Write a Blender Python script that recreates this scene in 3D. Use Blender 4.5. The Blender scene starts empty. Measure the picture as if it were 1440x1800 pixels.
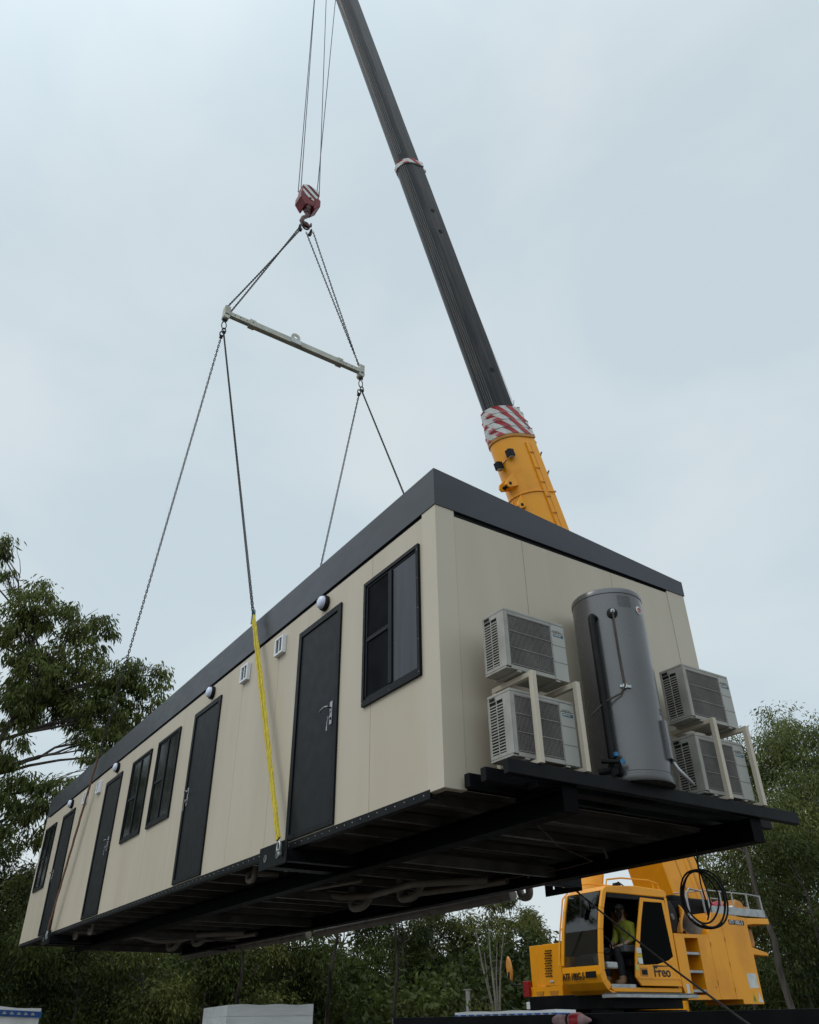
import bpy, math, random
import numpy as np
from mathutils import Vector, Matrix
random.seed(7); rng = np.random.default_rng(11)
S = bpy.context.scene; COL = S.collection
R_ = math.radians
OFF = {}

# ------------------------------------------------------------------ materials
MATS = {}
def mat(name, col, rough=.5, metal=0., var=.08, scale=3., bump=0., bscale=40., stretch=None, col2=None, spec=.5, coat=0., detail=4, fac=(.35, .65), dirt=0.):
    if name in MATS: return MATS[name]
    m = bpy.data.materials.new(name); m.use_nodes = True
    nt = m.node_tree; N = nt.nodes; L = nt.links
    b = N['Principled BSDF']
    b.inputs['Roughness'].default_value = rough; b.inputs['Metallic'].default_value = metal
    b.inputs['Specular IOR Level'].default_value = spec; b.inputs['Coat Weight'].default_value = coat
    tc = N.new('ShaderNodeTexCoord'); mp = N.new('ShaderNodeMapping'); L.new(tc.outputs['Object'], mp.inputs[0])
    if stretch: mp.inputs['Scale'].default_value = stretch
    n = N.new('ShaderNodeTexNoise'); n.inputs['Scale'].default_value = scale; n.inputs['Detail'].default_value = detail
    L.new(mp.outputs[0], n.inputs[0])
    r = N.new('ShaderNodeMapRange'); r.inputs[1].default_value = fac[0]; r.inputs[2].default_value = fac[1]
    L.new(n.outputs['Fac'], r.inputs[0])
    mx = N.new('ShaderNodeMix'); mx.data_type = 'RGBA'
    c2 = col2 or tuple(max(0, c * (1 - 2 * var)) for c in col)
    c1 = col if col2 else tuple(c * (1 + var * .6) for c in col)
    mx.inputs[6].default_value = (*c1, 1); mx.inputs[7].default_value = (*c2, 1)
    L.new(r.outputs[0], mx.inputs[0]); L.new(mx.outputs[2], b.inputs['Base Color'])
    # roughness break-up
    n2 = N.new('ShaderNodeTexNoise'); n2.inputs['Scale'].default_value = scale * 4; n2.inputs['Detail'].default_value = 5
    L.new(mp.outputs[0], n2.inputs[0])
    r2 = N.new('ShaderNodeMapRange'); r2.inputs[3].default_value = max(.02, rough - .1); r2.inputs[4].default_value = min(1, rough + .12)
    L.new(n2.outputs['Fac'], r2.inputs[0]); L.new(r2.outputs[0], b.inputs['Roughness'])
    if bump:
        n3 = N.new('ShaderNodeTexNoise'); n3.inputs['Scale'].default_value = bscale; n3.inputs['Detail'].default_value = 3
        L.new(mp.outputs[0], n3.inputs[0])
        bp = N.new('ShaderNodeBump'); bp.inputs['Strength'].default_value = bump; bp.inputs['Distance'].default_value = .02
        L.new(n3.outputs['Fac'], bp.inputs['Height']); L.new(bp.outputs[0], b.inputs['Normal'])
    MATS[name] = m; return m

BEIGE = mat('beige_panel', (.50, .437, .345), .45, var=.015, scale=1.0, bump=.03, bscale=5, stretch=(2, 2, .4), spec=.35, col2=(.465, .40, .312))
BEIGE2 = mat('beige_trim', (.51, .448, .357), .45, var=.015, scale=1.5, spec=.35)
CHAR = mat('charcoal_fascia', (.034, .038, .048), .34, spec=.4, var=.08, scale=1.0, stretch=(1, 1, 3), bump=.03, bscale=3)
DOORM = mat('charcoal_door', (.0075, .009, .011), .42, spec=.16, var=.12, scale=2, bump=.05, bscale=6)
DFRAME = mat('charcoal_frame', (.004, .005, .007), .42, spec=.15, var=.1)
BLK = mat('black_steel', (.0025, .003, .0045), .45, spec=.12, var=.25, scale=5, col2=(.007, .007, .008))
DECK = mat('galvanised_deck', (.075, .066, .060), .5, spec=.3, metal=.2, var=.25, scale=2.5, stretch=(1, .3, 1), col2=(.038, .033, .030))
SOOT = mat('black_floor_beam', (.002, .0022, .003), .5, spec=.04, var=.2)
JOIST = mat('dark_joist', (.11, .10, .095), .45, spec=.4, metal=.3, var=.2, scale=4)
GLASS = mat('tinted_glass', (.004, .005, .007), .04, var=.1, spec=.55)
FILMG = mat('film_covered_glass', (.020, .024, .034), .20, var=.3, scale=1.4, stretch=(7, 7, .5), spec=.45, bump=.12, bscale=3)
SCREEN = mat('insect_screen', (.004, .0045, .006), .6, spec=.03, var=.35, scale=4, col2=(.009, .010, .013))
CHROME = mat('chrome', (.38, .38, .40), .22, metal=1, var=.05)
WHITEP = mat('white_plastic', (.72, .73, .76), .45, var=.03)
LENS = mat('opal_lens', (.62, .65, .80), .25, var=.05)
ACW = mat('ac_casing', (.345, .33, .30), .45, var=.05, scale=5, spec=.3, col2=(.25, .235, .21), fac=(.42, .75))
ACG = mat('ac_grille', (.21, .19, .178), .5, var=.15)
ACD = mat('ac_interior', (.012, .013, .015), .7, var=.2)
ACFIN = mat('ac_fins', (.028, .025, .024), .6, metal=.2, var=.3, scale=9)
ACPANEL = mat('ac_service_panel', (.36, .36, .33), .42, var=.04, spec=.35)
TEAL = mat('teal_label', (.012, .075, .11), .5, var=.1)
TANK = mat('tank_enamel', (.125, .123, .124), .26, metal=.5, var=.04, scale=1.2)
RUBBER = mat('black_rubber', (.006, .006, .007), .6, spec=.25, var=.2)
COPPER = mat('aged_copper', (.07, .05, .038), .45, metal=.6, var=.2)
PVC = mat('pvc_pipe', (.20, .165, .14), .45, var=.12, scale=4)
YEL = mat('crane_yellow', (.86, .34, .003), .36, var=.05, scale=1.2, coat=.12, spec=.4, col2=(.66, .24, .004), fac=(.5, .78))
YELD = mat('crane_ochre', (.52, .21, .014), .4, var=.12, scale=3)
BOOMD = mat('boom_grease_steel', (.010, .010, .013), .33, metal=.1, spec=.28, var=.3, scale=2.2, stretch=(6, 6, .35), col2=(.050, .043, .038), fac=(.48, .70))
RED = mat('warning_red', (.42, .022, .030), .4, var=.12, scale=6)
WHT = mat('warning_white', (.62, .62, .60), .45, var=.1, scale=6)
DRED = mat('block_red', (.20, .010, .013), .42, spec=.3, var=.25, scale=5)
CHAINM = mat('chain_steel', (.010, .010, .010), .5, metal=.3, var=.3, scale=20, col2=(.028, .023, .018))
BARM = mat('spreader_paint', (.50, .50, .44), .5, var=.14, scale=3, col2=(.34, .33, .27))
SLINGY = mat('sling_yellow', (.66, .52, .035), .75, var=.2, scale=9, stretch=(6, 6, .6), col2=(.44, .33, .03), bump=.4, bscale=30)
SLINGB = mat('sling_brown', (.15, .062, .025), .75, var=.3, scale=9, stretch=(6, 6, .8), col2=(.085, .035, .018), bump=.4, bscale=30)
ROPE = mat('wire_rope', (.025, .03, .05), .5, metal=.5, var=.2)
SILVER = mat('aluminium', (.42, .43, .43), .4, metal=.6, var=.12, scale=8)
GREYM = mat('grey_plastic', (.10, .105, .11), .5, var=.15)
SKIN = mat('skin', (.42, .25, .18), .5, var=.1)
HIVIS = mat('hi_vis_yellow', (.46, .46, .05), .85, var=.2, scale=9, col2=(.22, .24, .03), bump=.3, bscale=14)
NAVY = mat('navy_cloth', (.012, .014, .022), .85, var=.3, scale=9, bump=.3, bscale=14)
LEATHER = mat('tan_leather', (.20, .12, .06), .7, var=.25, scale=12)
HAIRM = mat('grey_hair', (.30, .28, .26), .8, var=.3, scale=30)
BEARDM = mat('dark_beard', (.035, .026, .022), .85, var=.3, scale=30)
WRAP = mat('white_wrap', (.90, .90, .89), .45, var=.06, scale=2, stretch=(1, 1, 5), bump=.35, bscale=5)
BLUEW = mat('blue_wrap', (.02, .12, .42), .45, var=.2, scale=3)
PINKF = mat('faded_pink_cloth', (.42, .26, .27), .8, var=.3, scale=7, bump=.4, bscale=14)
AMBER = mat('amber_cover', (.62, .27, .05), .35, var=.1)
BARK = mat('gum_bark', (.11, .095, .083), .85, var=.35, scale=3, spec=.15, stretch=(3, 3, .5), col2=(.045, .038, .033), bump=.6, bscale=12)
BARKW = mat('pale_bark', (.23, .205, .18), .85, spec=.15, var=.3, scale=3, stretch=(2, 2, .6), col2=(.14, .125, .11), bump=.5, bscale=12)
BARKD = mat('dark_bark', (.05, .043, .037), .9, spec=.08, var=.4, scale=3, stretch=(3, 3, .5))
GROUND = mat('yard_ground', (.10, .085, .068), .95, var=.3, scale=.7, bump=.6, bscale=9, col2=(.055, .052, .036))
TEXTB = mat('black_lettering', (.02, .012, .008), .5, var=.05)
TEXTW = mat('white_lettering', (.7, .7, .68), .5, var=.05)

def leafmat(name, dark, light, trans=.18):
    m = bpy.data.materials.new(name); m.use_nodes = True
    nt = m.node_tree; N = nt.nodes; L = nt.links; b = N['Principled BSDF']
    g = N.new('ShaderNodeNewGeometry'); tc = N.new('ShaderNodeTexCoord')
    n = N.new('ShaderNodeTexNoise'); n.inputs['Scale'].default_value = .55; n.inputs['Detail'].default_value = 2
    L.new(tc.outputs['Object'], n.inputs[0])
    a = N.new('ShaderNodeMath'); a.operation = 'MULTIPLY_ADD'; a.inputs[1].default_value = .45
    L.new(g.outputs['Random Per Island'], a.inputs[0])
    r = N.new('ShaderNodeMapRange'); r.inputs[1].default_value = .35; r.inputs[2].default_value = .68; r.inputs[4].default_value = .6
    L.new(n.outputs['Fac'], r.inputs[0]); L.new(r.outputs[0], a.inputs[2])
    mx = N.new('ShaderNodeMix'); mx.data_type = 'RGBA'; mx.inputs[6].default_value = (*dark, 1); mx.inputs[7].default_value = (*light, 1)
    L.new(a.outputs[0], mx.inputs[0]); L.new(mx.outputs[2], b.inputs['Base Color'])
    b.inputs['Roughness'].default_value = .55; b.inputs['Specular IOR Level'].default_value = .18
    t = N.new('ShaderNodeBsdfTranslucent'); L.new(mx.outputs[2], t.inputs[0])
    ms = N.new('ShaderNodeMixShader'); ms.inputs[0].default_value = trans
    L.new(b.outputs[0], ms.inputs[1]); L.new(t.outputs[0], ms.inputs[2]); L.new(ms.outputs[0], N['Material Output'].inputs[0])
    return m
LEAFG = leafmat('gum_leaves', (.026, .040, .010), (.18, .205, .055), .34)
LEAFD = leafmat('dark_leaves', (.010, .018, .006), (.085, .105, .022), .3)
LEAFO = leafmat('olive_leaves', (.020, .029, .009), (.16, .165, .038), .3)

def glassmat(name, tint, refl=.12, ior=1.35):
    m = bpy.data.materials.new(name); m.use_nodes = True
    nt = m.node_tree; N = nt.nodes; L = nt.links; N.remove(N['Principled BSDF'])
    t = N.new('ShaderNodeBsdfTransparent'); t.inputs[0].default_value = (*tint, 1)
    g = N.new('ShaderNodeBsdfGlossy'); g.inputs['Roughness'].default_value = .03
    f = N.new('ShaderNodeFresnel'); f.inputs[0].default_value = ior
    a = N.new('ShaderNodeMath'); a.operation = 'ADD'; a.inputs[1].default_value = refl; L.new(f.outputs[0], a.inputs[0])
    s = N.new('ShaderNodeMixShader'); L.new(a.outputs[0], s.inputs[0]); L.new(t.outputs[0], s.inputs[1]); L.new(g.outputs[0], s.inputs[2])
    L.new(s.outputs[0], N['Material Output'].inputs[0]); return m
CABGLASS = glassmat('cab_windscreen', (.28, .38, .40), .08)
CABDARK = glassmat('cab_side_glass', (.03, .033, .036), .0, 1.12)

# ------------------------------------------------------------------ object helpers
def tag(o, label=None, cat=None, group=None, kind=None):
    if label: o['label'] = label
    if cat: o['category'] = cat
    if group: o['group'] = group
    if kind: o['kind'] = kind
    return o
def thing(name, loc, label, cat, group=None):
    o = bpy.data.objects.new(name, None); COL.objects.link(o); o.location = loc; o.empty_display_size = .2
    OFF[o] = Vector(loc); return tag(o, label, cat, group)
def link(name, me, parent=None, local=False, origin=None):
    o = bpy.data.objects.new(name, me); COL.objects.link(o)
    if parent is not None:
        o.parent = parent; off = OFF.get(parent, Vector((0, 0, 0)))
        if not local and off.length > 0: me.transform(Matrix.Translation(-off))
        OFF[o] = Vector((0, 0, 0)) if local else off
    else:
        c = Vector(origin) if origin is not None else Vector((0, 0, 0))
        me.transform(Matrix.Translation(-c)); o.location = c; OFF[o] = c
    return o
def copy_tree(o, parent=None):
    c = o.copy(); COL.objects.link(c); c.parent = parent
    for ch in [x for x in bpy.data.objects if x.parent == o]: copy_tree(ch, c)
    return c
class MB:
    def __init__(s): s.v = []; s.f = []; s.m = []; s.mi = 0
    def add(s, vs, fs):
        k = len(s.v); s.v += [tuple(map(float, v)) for v in vs]; s.f += [tuple(k + i for i in f) for f in fs]; s.m += [s.mi] * len(fs); return s
    def box(s, x0, x1, y0, y1, z0, z1):
        v = [(x, y, z) for x in (x0, x1) for y in (y0, y1) for z in (z0, z1)]
        return s.add(v, [(0, 1, 3, 2), (4, 6, 7, 5), (0, 4, 5, 1), (2, 3, 7, 6), (0, 2, 6, 4), (1, 5, 7, 3)])
    def prism(s, poly, axis, a, b):
        """poly: 2D points; axis 'x': (y,z) extruded in x, 'y': (x,z), 'z': (x,y)"""
        def P(p, t): return {'x': (t, p[0], p[1]), 'y': (p[0], t, p[1]), 'z': (p[0], p[1], t)}[axis]
        n = len(poly)
        return s.add([P(p, a) for p in poly] + [P(p, b) for p in poly],
                     [tuple(range(n)), tuple(range(2 * n - 1, n - 1, -1))] + [(i, i + n, (i + 1) % n + n, (i + 1) % n) for i in range(n)])
    def bar(s, p, q, w, h, up=(0, 0, 1)):
        p = Vector(p); q = Vector(q); d = (q - p).normalized(); u = Vector(up)
        if abs(d.dot(u)) > .98: u = Vector((0, 1, 0))
        a = d.cross(u).normalized(); b = a.cross(d).normalized()
        v = [c + a * (i * w / 2) + b * (j * h / 2) for c in (p, q) for i in (-1, 1) for j in (-1, 1)]
        return s.add(v, [(0, 1, 3, 2), (4, 6, 7, 5), (0, 4, 5, 1), (2, 3, 7, 6), (0, 2, 6, 4), (1, 5, 7, 3)])
    def tube(s, pts, r, n=8, closed=False, r2=None, cap=True):
        pts = [Vector(p) for p in pts]; m = len(pts); rings = []
        prev = None
        for i, p in enumerate(pts):
            if closed: d = pts[(i + 1) % m] - pts[i - 1]
            else: d = pts[min(i + 1, m - 1)] - pts[max(i - 1, 0)]
            d.normalize()
            if prev is None:
                u = Vector((0, 0, 1)) if abs(d.z) < .9 else Vector((1, 0, 0))
                a = d.cross(u).normalized()
            else: a = (prev - d * prev.dot(d)).normalized()
            prev = a; b = d.cross(a)
            rr = r if r2 is None else r + (r2 - r) * i / (m - 1)
            if isinstance(r, (list, tuple)): rr = r[i]
            rings.append([p + a * (rr * math.cos(2 * math.pi * k / n)) + b * (rr * math.sin(2 * math.pi * k / n)) for k in range(n)])
        v = [q for ring in rings for q in ring]; f = []
        for i in range(m if closed else m - 1):
            j = (i + 1) % m
            for k in range(n): f.append((i * n + k, i * n + (k + 1) % n, j * n + (k + 1) % n, j * n + k))
        if cap and not closed: f += [tuple(range(n - 1, -1, -1)), tuple((m - 1) * n + k for k in range(n))]
        return s.add(v, f)
    def cyl(s, p, q, r, n=16, r2=None): return s.tube([p, q], r, n, r2=r2)
    def lathe(s, c, axis, prof, n=20):
        """prof: list of (r, t) along axis"""
        c = Vector(c); d = Vector(axis).normalized(); u = Vector((0, 0, 1)) if abs(d.z) < .9 else Vector((1, 0, 0))
        a = d.cross(u).normalized(); b = d.cross(a); v = []; f = []
        for r, t in prof: v += [c + d * t + a * (r * math.cos(2 * math.pi * k / n)) + b * (r * math.sin(2 * math.pi * k / n)) for k in range(n)]
        for i in range(len(prof) - 1):
            for k in range(n): f.append((i * n + k, i * n + (k + 1) % n, (i + 1) * n + (k + 1) % n, (i + 1) * n + k))
        f += [tuple(range(n - 1, -1, -1)), tuple((len(prof) - 1) * n + k for k in range(n))]
        return s.add(v, f)
    def mesh(s, name, mats, smooth=False):
        me = bpy.data.meshes.new(name); me.from_pydata(s.v, [], s.f)
        for m in (mats if isinstance(mats, (list, tuple)) else [mats]): me.materials.append(m)
        me.polygons.foreach_set('material_index', s.m)
        import bmesh
        bm = bmesh.new(); bm.from_mesh(me); bmesh.ops.recalc_face_normals(bm, faces=bm.faces); bm.to_mesh(me); bm.free()
        if smooth: me.shade_smooth() if hasattr(me, 'shade_smooth') else None
        me.update(); return me
    def build(s, name, mats, parent=None, smooth=False, bevel=0, local=False, origin=None, auto=None):
        me = s.mesh(name, mats, smooth)
        if parent is None and origin is None:
            a = np.array(s.v); origin = ((a[:, 0].min() + a[:, 0].max()) / 2, (a[:, 1].min() + a[:, 1].max()) / 2, a[:, 2].min())
        o = link(name, me, parent, local, origin)
        if smooth: me.set_sharp_from_angle(angle=R_(auto or 40))
        if bevel:
            b = o.modifiers.new('bevel', 'BEVEL'); b.width = bevel; b.segments = 2; b.limit_method = 'ANGLE'; b.angle_limit = R_(40)
        return o

def text_mesh(body, size, origin, xd, up, xs=1., ext=.002, bold=.0, shear=0.):
    cu = bpy.data.curves.new('lettering', 'FONT'); cu.body = body; cu.size = size; cu.extrude = ext; cu.offset = bold; cu.shear = shear
    cu.resolution_u = 3
    t = bpy.data.objects.new('lettering', cu); COL.objects.link(t)
    dg = bpy.context.evaluated_depsgraph_get(); me = bpy.data.meshes.new_from_object(t.evaluated_get(dg))
    bpy.data.objects.remove(t); bpy.data.curves.remove(cu)
    x = Vector(xd).normalized(); y = Vector(up).normalized(); z = x.cross(y)
    M = Matrix(((x.x * xs, y.x, z.x, origin[0]), (x.y * xs, y.y, z.y, origin[1]), (x.z * xs, y.z, z.z, origin[2]), (0, 0, 0, 1)))
    me.transform(M); return me
def text(name, body, size, origin, xd, up, m, parent, **k):
    me = text_mesh(body, size, origin, xd, up, **k); me.materials.clear(); me.materials.append(m)
    return link(name, me, parent)

# ================================================================== setting
g = MB(); g.box(-120, 160, -160, 130, -3.3, -3.0)
o = g.build('ground', GROUND, origin=(0, 0, -3.0)); tag(o, kind='structure')

# ================================================================== portable building
L, W, H, FT, H2, F2 = 14.47, -3.217, 2.407, 2.790, 2.381, 2.548
cab = thing('portable_building', (7.2, -1.6, -.18), 'long beige portable building with charcoal doors and roof fascia, hanging from crane slings', 'building')
# long wall made of metre-wide insulated panels with fine joints
def panels(mb, x0, x1, y0, y1, z0, z1, joints):
    xs = [x0] + joints + [x1]
    for a, b in zip(xs[:-1], xs[1:]): mb.box(a + .0025, b - .0025, y0, y1, z0, z1)
w = MB(); panels(w, .2, L - .2, -.06, 0, 0.02, 2.372, [1.07 + 1.0 * i - .03 for i in range(0, 13)])
w.box(.2, L - .2, -.07, -.006, 0.02, 2.372)
w.build('long_wall', BEIGE, cab)
w = MB()
ys = [-.2, -.98, -2.13, -2.95]
for a, b in zip(ys[:-1], ys[1:]): w.box(-.0, .06, b + .0025, a - .0025, 0.02, 2.35)
w.box(.006, .07, -2.95, -.2, 0.02, 2.35)
w.build('end_wall', BEIGE, cab)
w = MB(); w.box(L - .06, L, W + .2, -.2, .02, 2.35); w.build('end_wall', BEIGE, cab)
w = MB(); panels(w, .2, L - .2, W, W + .06, .02, 2.36, [1.04 + 1.0 * i for i in range(0, 13)]); w.build('long_wall', BEIGE, cab)
for (cx, sx) in ((0, 1), (L, -1)):
    for (cy, sy, zt) in ((0, -1, H), (W, 1, H2)):
        p = MB(); e = .004
        a = cx - sx * e; b = cy - sy * e
        poly = [(a, b), (a + sx * .205, b), (a + sx * .205, b + sy * .07), (a + sx * .07, b + sy * .07), (a + sx * .07, b + sy * .205 * (1 if sy < 0 else 1.3)), (a, b + sy * .205 * (1 if sy < 0 else 1.3))]
        p.prism(poly, 'z', 0, zt); p.build('corner_post', BEIGE2, cab, bevel=.004)
# roof: fascia deep along the front, shallow at the back (roof falls backwards)
def ring(mb, x0, x1, y0, y1, t):
    # front, back, ends (butted)
    fz = lambda y: (H + (H2 - H) * (y / W), FT + (F2 - FT) * (y / W))
    for (a, b, ya, yb) in ((x0, x1, y0, y0 - t), (x0, x1, y1 + t, y1)):
        zb, zt = fz(0 if ya == y0 else W); mb.box(a, b, yb, ya, zb, zt)
    for (a, b) in ((x0, x0 + t), (x1 - t, x1)):
        ya, yb = y0 - t, y1 + t; (b0, t0), (b1, t1) = fz(0), fz(W)
        mb.prism([(ya, b0), (yb, b1), (yb, t1), (ya, t0)], 'x', a, b)
fa = MB(); ring(fa, -.012, L + .012, .012, W - .012, .03)
fa.mi = 1
for i in range(7): fa.lathe((-.012, -.010, 2.44 + .05 * i), (-1, 0, 0), [(.005, 0), (.0035, .003)], 6)
fa.build('roof_fascia', [CHAR, GREYM], cab)
rf = MB(); rf.prism([(-.02, FT - .09), (W + .02, F2 - .09), (W + .02, F2 - .03), (-.02, FT - .03)], 'x', .02, L - .02); rf.build('roof', CHAR, cab)
hc = MB(); hc.box(.2, L - .2, -.05, -.022, 2.372, H - .001); hc.box(.022, .05, W + .2, -.2, 2.35, H2 - .001)
hc.prism([(-.2, 2.35), (W + .26, 2.35), (W + .26, H2 - .002), (-.2, H - .004)], 'x', .012, .03); hc.box(.21, L - .21, -.03, -.012, 2.372, H - .002)
hc.build('head_gap_shade', BLK, cab)  # black strips set in the gap under the fascia, standing for its shade
# bottom rail with rivets
r = MB(); r.box(.17, L - .05, -.01, .006, -.035, .022); r.box(.17, L - .05, -.06, .006, -.042, -.035)
r.mi = 1
x = .25
while x < L - .1:
    r.lathe((x, .006, -.008 + .004 * (int(x * 10) % 2)), (0, 1, 0), [(.0055, 0), (.004, .003)], 6); x += .13
r.build('bottom_rail', [BLK, SILVER], cab)
r = MB(); r.box(0.01, L, W - .006, W + .01, -.035, .022); r.build('bottom_rail', BLK, cab)
# floor deck
d = MB(); d.box(.02, L - .02, W + .02, -.062, .07, .085)
x = .08
while x < L - .1:
    d.prism([(x, .07), (x + .02, .045), (x + .07, .045), (x + .09, .07)], 'y', W + .03, -.065); x += .19
d.build('floor_deck', DECK, cab)
jx = [.35 + .62 * i for i in range(23)]
for x in jx:
    j = MB(); j.box(x, x + .006, W + .03, -.066, -.02, .044); j.box(x, x + .05, W + .03, -.066, -.026, -.02)
    j.build('floor_joist', JOIST, cab)
for y, w_ in ((-.72, .14), (-2.80, .14)):
    b = MB(); b.box(-.5, 12.95, y - .006, y + .006, -.168, -.04); b.box(-.5, 12.95, y - w_ / 2, y + w_ / 2, -.184, -.168); b.box(-.5, 12.95, y - w_ / 2, y + w_ / 2, -.04, -.027)
    b.box(-.508, -.5, y - w_ / 2, y + w_ / 2, -.184, -.002); b.box(-.499, 0, y - w_ / 2, y + w_ / 2, -.0265, -.002)
    b.build('floor_beam', SOOT, cab)
for x in (1.9, 4.6, 7.3, 10.0, 12.9):
    b = MB(); b.box(x, x + .06, -2.765, -.755, -.15, -.05); b.build('cross_member', JOIST, cab, bevel=.004)
for x0, ya, yb in ((-.05, -.14, -3.3), (-.24, -.14, -3.34), (-.49, -.14, -3.37)):
    b = MB(); b.box(x0 - .06, x0, yb, ya, -.0, .1); b.build('platform_beam', BLK, cab, bevel=.006)
b = MB(); b.box(-.42, -.31, -3.0, -.5, -.02, .03); b.build('platform_beam', BLK, cab, bevel=.006)
# lifting brackets (outrigger boxes through the base)
def bracket(x, side):
    b = MB(); y0, y1 = ((.07, .085) if side > 0 else (W - .19, W - .175))
    b.box(x - .12, x + .47, y0, y1, -.175, .03)
    yi = -.68 if side > 0 else W + .5
    b.box(x - .10, x - .0, min(yi, y0), max(yi, y0), -.15, -.05); b.box(x + .28, x + .45, min(yi, y0), max(yi, y0), -.15, -.05)
    if side < 0: b.box(x - .1, x + .45, y1, W, -.06, -.045)
    o = b.build('lifting_bracket', BLK, cab, bevel=.006)
    yy = y1 if side > 0 else y0
    for hx in (.06, .32) if side > 0 else (.3,): h = MB(); h.lathe((x + hx, yy, -.08), (0, side, 0), [(.035, -.005), (.035, .006), (.02, .006), (.02, .002)], 14); h.build('bracket_boss', GREYM, o)
bracket(2.46, 1); bracket(11.55, 1); bracket(11.55, -1)
# rear-side bracket near the camera: drilled lug plate seen edge-on against the sky
b = MB()
hx = [2.32, 2.46, 2.62]
b.box(2.18, 2.76, -3.40, -3.385, -.09, -.02); b.box(2.18, 2.76, -3.40, -3.385, -.20, -.14)
xs = [2.18] + [c for h in hx for c in (h - .018, h + .018)] + [2.76]
for i in range(0, len(xs), 2): b.box(xs[i], xs[i + 1], -3.40, -3.385, -.14, -.09)
b.box(2.18, 2.28, -3.385, -2.85, -.17, -.05)
b.build('lifting_bracket', BLK, cab)

# doors
def door(x0, handle_right):
    x1 = x0 + .914; z0, z1 = .034, 2.134; t = .065
    f = MB(); y0, y1 = .0005, .022
    f.box(x0, x0 + t, y0, y1, z0, z1); f.box(x1 - t, x1, y0, y1, z0, z1); f.box(x0 + t, x1 - t, y0, y1, z1 - t, z1); f.box(x0 + t, x1 - t, y0, y1, z0, z0 + .05)
    fr = f.build('door', DFRAME, cab, bevel=.003)
    l = MB(); l.box(x0 + t + .003, x1 - t - .003, .0005, .008, z0 + .053, z1 - t - .006); l.build('door_leaf', DOORM, fr, bevel=.002)
    s = 1 if handle_right else -1; hx = (x0 + t + .06) if handle_right else (x1 - t - .06)
    h = MB(); h.box(hx - .022, hx + .022, .008, .018, .93, 1.15)
    h.cyl((hx, .018, 1.09), (hx, .062, 1.09), .011, 10); h.tube([(hx, .06, 1.09), (hx + s * .03, .066, 1.095), (hx + s * .09, .068, 1.085), (hx + s * .135, .064, 1.07)], .0095, 8)
    h.cyl((hx, .018, .99), (hx, .032, .99), .016, 10)
    h.build('handle', CHROME, fr, smooth=True, bevel=.002)
    k = MB(); k.box(hx + s * .0 - .002, hx + .002, .033, .05, .975, 1.0); k.tube([(hx, .045, .975), (hx + .01, .047, .95), (hx + .014, .046, .90)], .003, 5); k.box(hx + .006, hx + .022, .044, .048, .87, .91); k.build('key', SILVER, fr)
door(1.6078, True); door(4.6979, False); door(8.8793, True); door(11.87, False)
# windows
def window(x0, film):
    x1 = x0 + .917; z0, z1 = .9186, 2.127; t = .035; xm = (x0 + x1) / 2
    f = MB(); y1 = .026
    f.box(x0, x0 + t, .0005, y1, z0, z1); f.box(x1 - t, x1, .0005, y1, z0, z1); f.box(x0 + t, x1 - t, .0005, y1, z1 - t, z1); f.box(x0 + t, x1 - t, .0005, y1, z0, z0 + .05)
    f.box(x0 + t, x1 - t, .004, .014, z0 + .052, z0 + .075); f.box(x0 + t, x1 - t, .004, .014, z1 - t - .022, z1 - t - .002)
    f.mi = 1
    for (px, pz) in [(x0 + .012, z0 + .03 + k * .28) for k in range(5)] + [(x1 - .012, z0 + .03 + k * .28) for k in range(5)] + [(xm, z0 + .018)]:
        f.lathe((px, y1, pz), (0, 1, 0), [(.004, 0), (.003, .002)], 6)
    fr = f.build('window', [DFRAME, SILVER], cab)
    s = MB(); a, b = z0 + .078, z1 - t - .025
    s.box(xm - .028, xm + .028, .006, .021, a, b); s.box(xm + .029, x1 - t, .006, .017, (a + b) / 2 - .02, (a + b) / 2 + .02)
    s.box(x1 - t - .03, x1 - t - .001, .006, .017, a, (a + b) / 2 - .021); s.box(x1 - t - .03, x1 - t - .001, .006, .017, (a + b) / 2 + .021, b)
    s.build('sash', DFRAME, fr, bevel=.003)
    g_ = MB(); g_.box(x0 + t + .001, xm - .028, .0006, .008, a, b); g_.build('pane', FILMG if film else GLASS, fr)
    g_ = MB(); g_.box(xm + .028, x1 - t - .03, .0006, .006, a, b); g_.build('insect_screen' if film else 'pane', SCREEN if film else GLASS, fr)
window(.243, True); window(6.1548, False); window(7.3865, False); window(13.3118, False)
# lamps and vents
for x in (1.97, 5.06, 9.24, 12.25):
    b = MB(); b.lathe((x, .001, 2.27), (0, 1, 0), [(.083, 0), (.085, .02), (.081, .042), (.07, .048)], 28); bo = b.build('wall_lamp', RUBBER, cab, smooth=True)
    b = MB(); b.lathe((x, .045, 2.27), (0, 1, 0), [(.071, 0), (.069, .02), (.06, .036), (.042, .046), (.018, .052)], 28); b.build('lamp_cover', LENS, bo, smooth=True, auto=70)
for x in (2.99, 3.95, 10.27, 11.17):
    b = MB(); z = 2.165; h = .105
    b.box(x - h, x - h + .03, .001, .05, z - h, z + h); b.box(x + h - .03, x + h, .001, .05, z - h, z + h); b.box(x - h + .03, x + h - .03, .001, .05, z + h - .025, z + h); b.box(x - h + .03, x + h - .03, .001, .05, z - h, z - h + .025)
    b.box(x - h + .03, x + h - .03, .001, .01, z - h + .025, z + h - .025); b.box(x - .008, x + .008, .011, .046, z - h + .026, z + h - .026)
    bo = b.build('wall_vent', WHITEP, cab, bevel=.004)
    b = MB()
    for k in range(7):
        for a, c in ((x - h + .031, x - .009), (x + .009, x + h - .031)): b.box(a, c, .02, .036, z - h + .034 + k * .021, z - h + .042 + k * .021)
    b.build('louvre', GREYM, bo)
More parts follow.
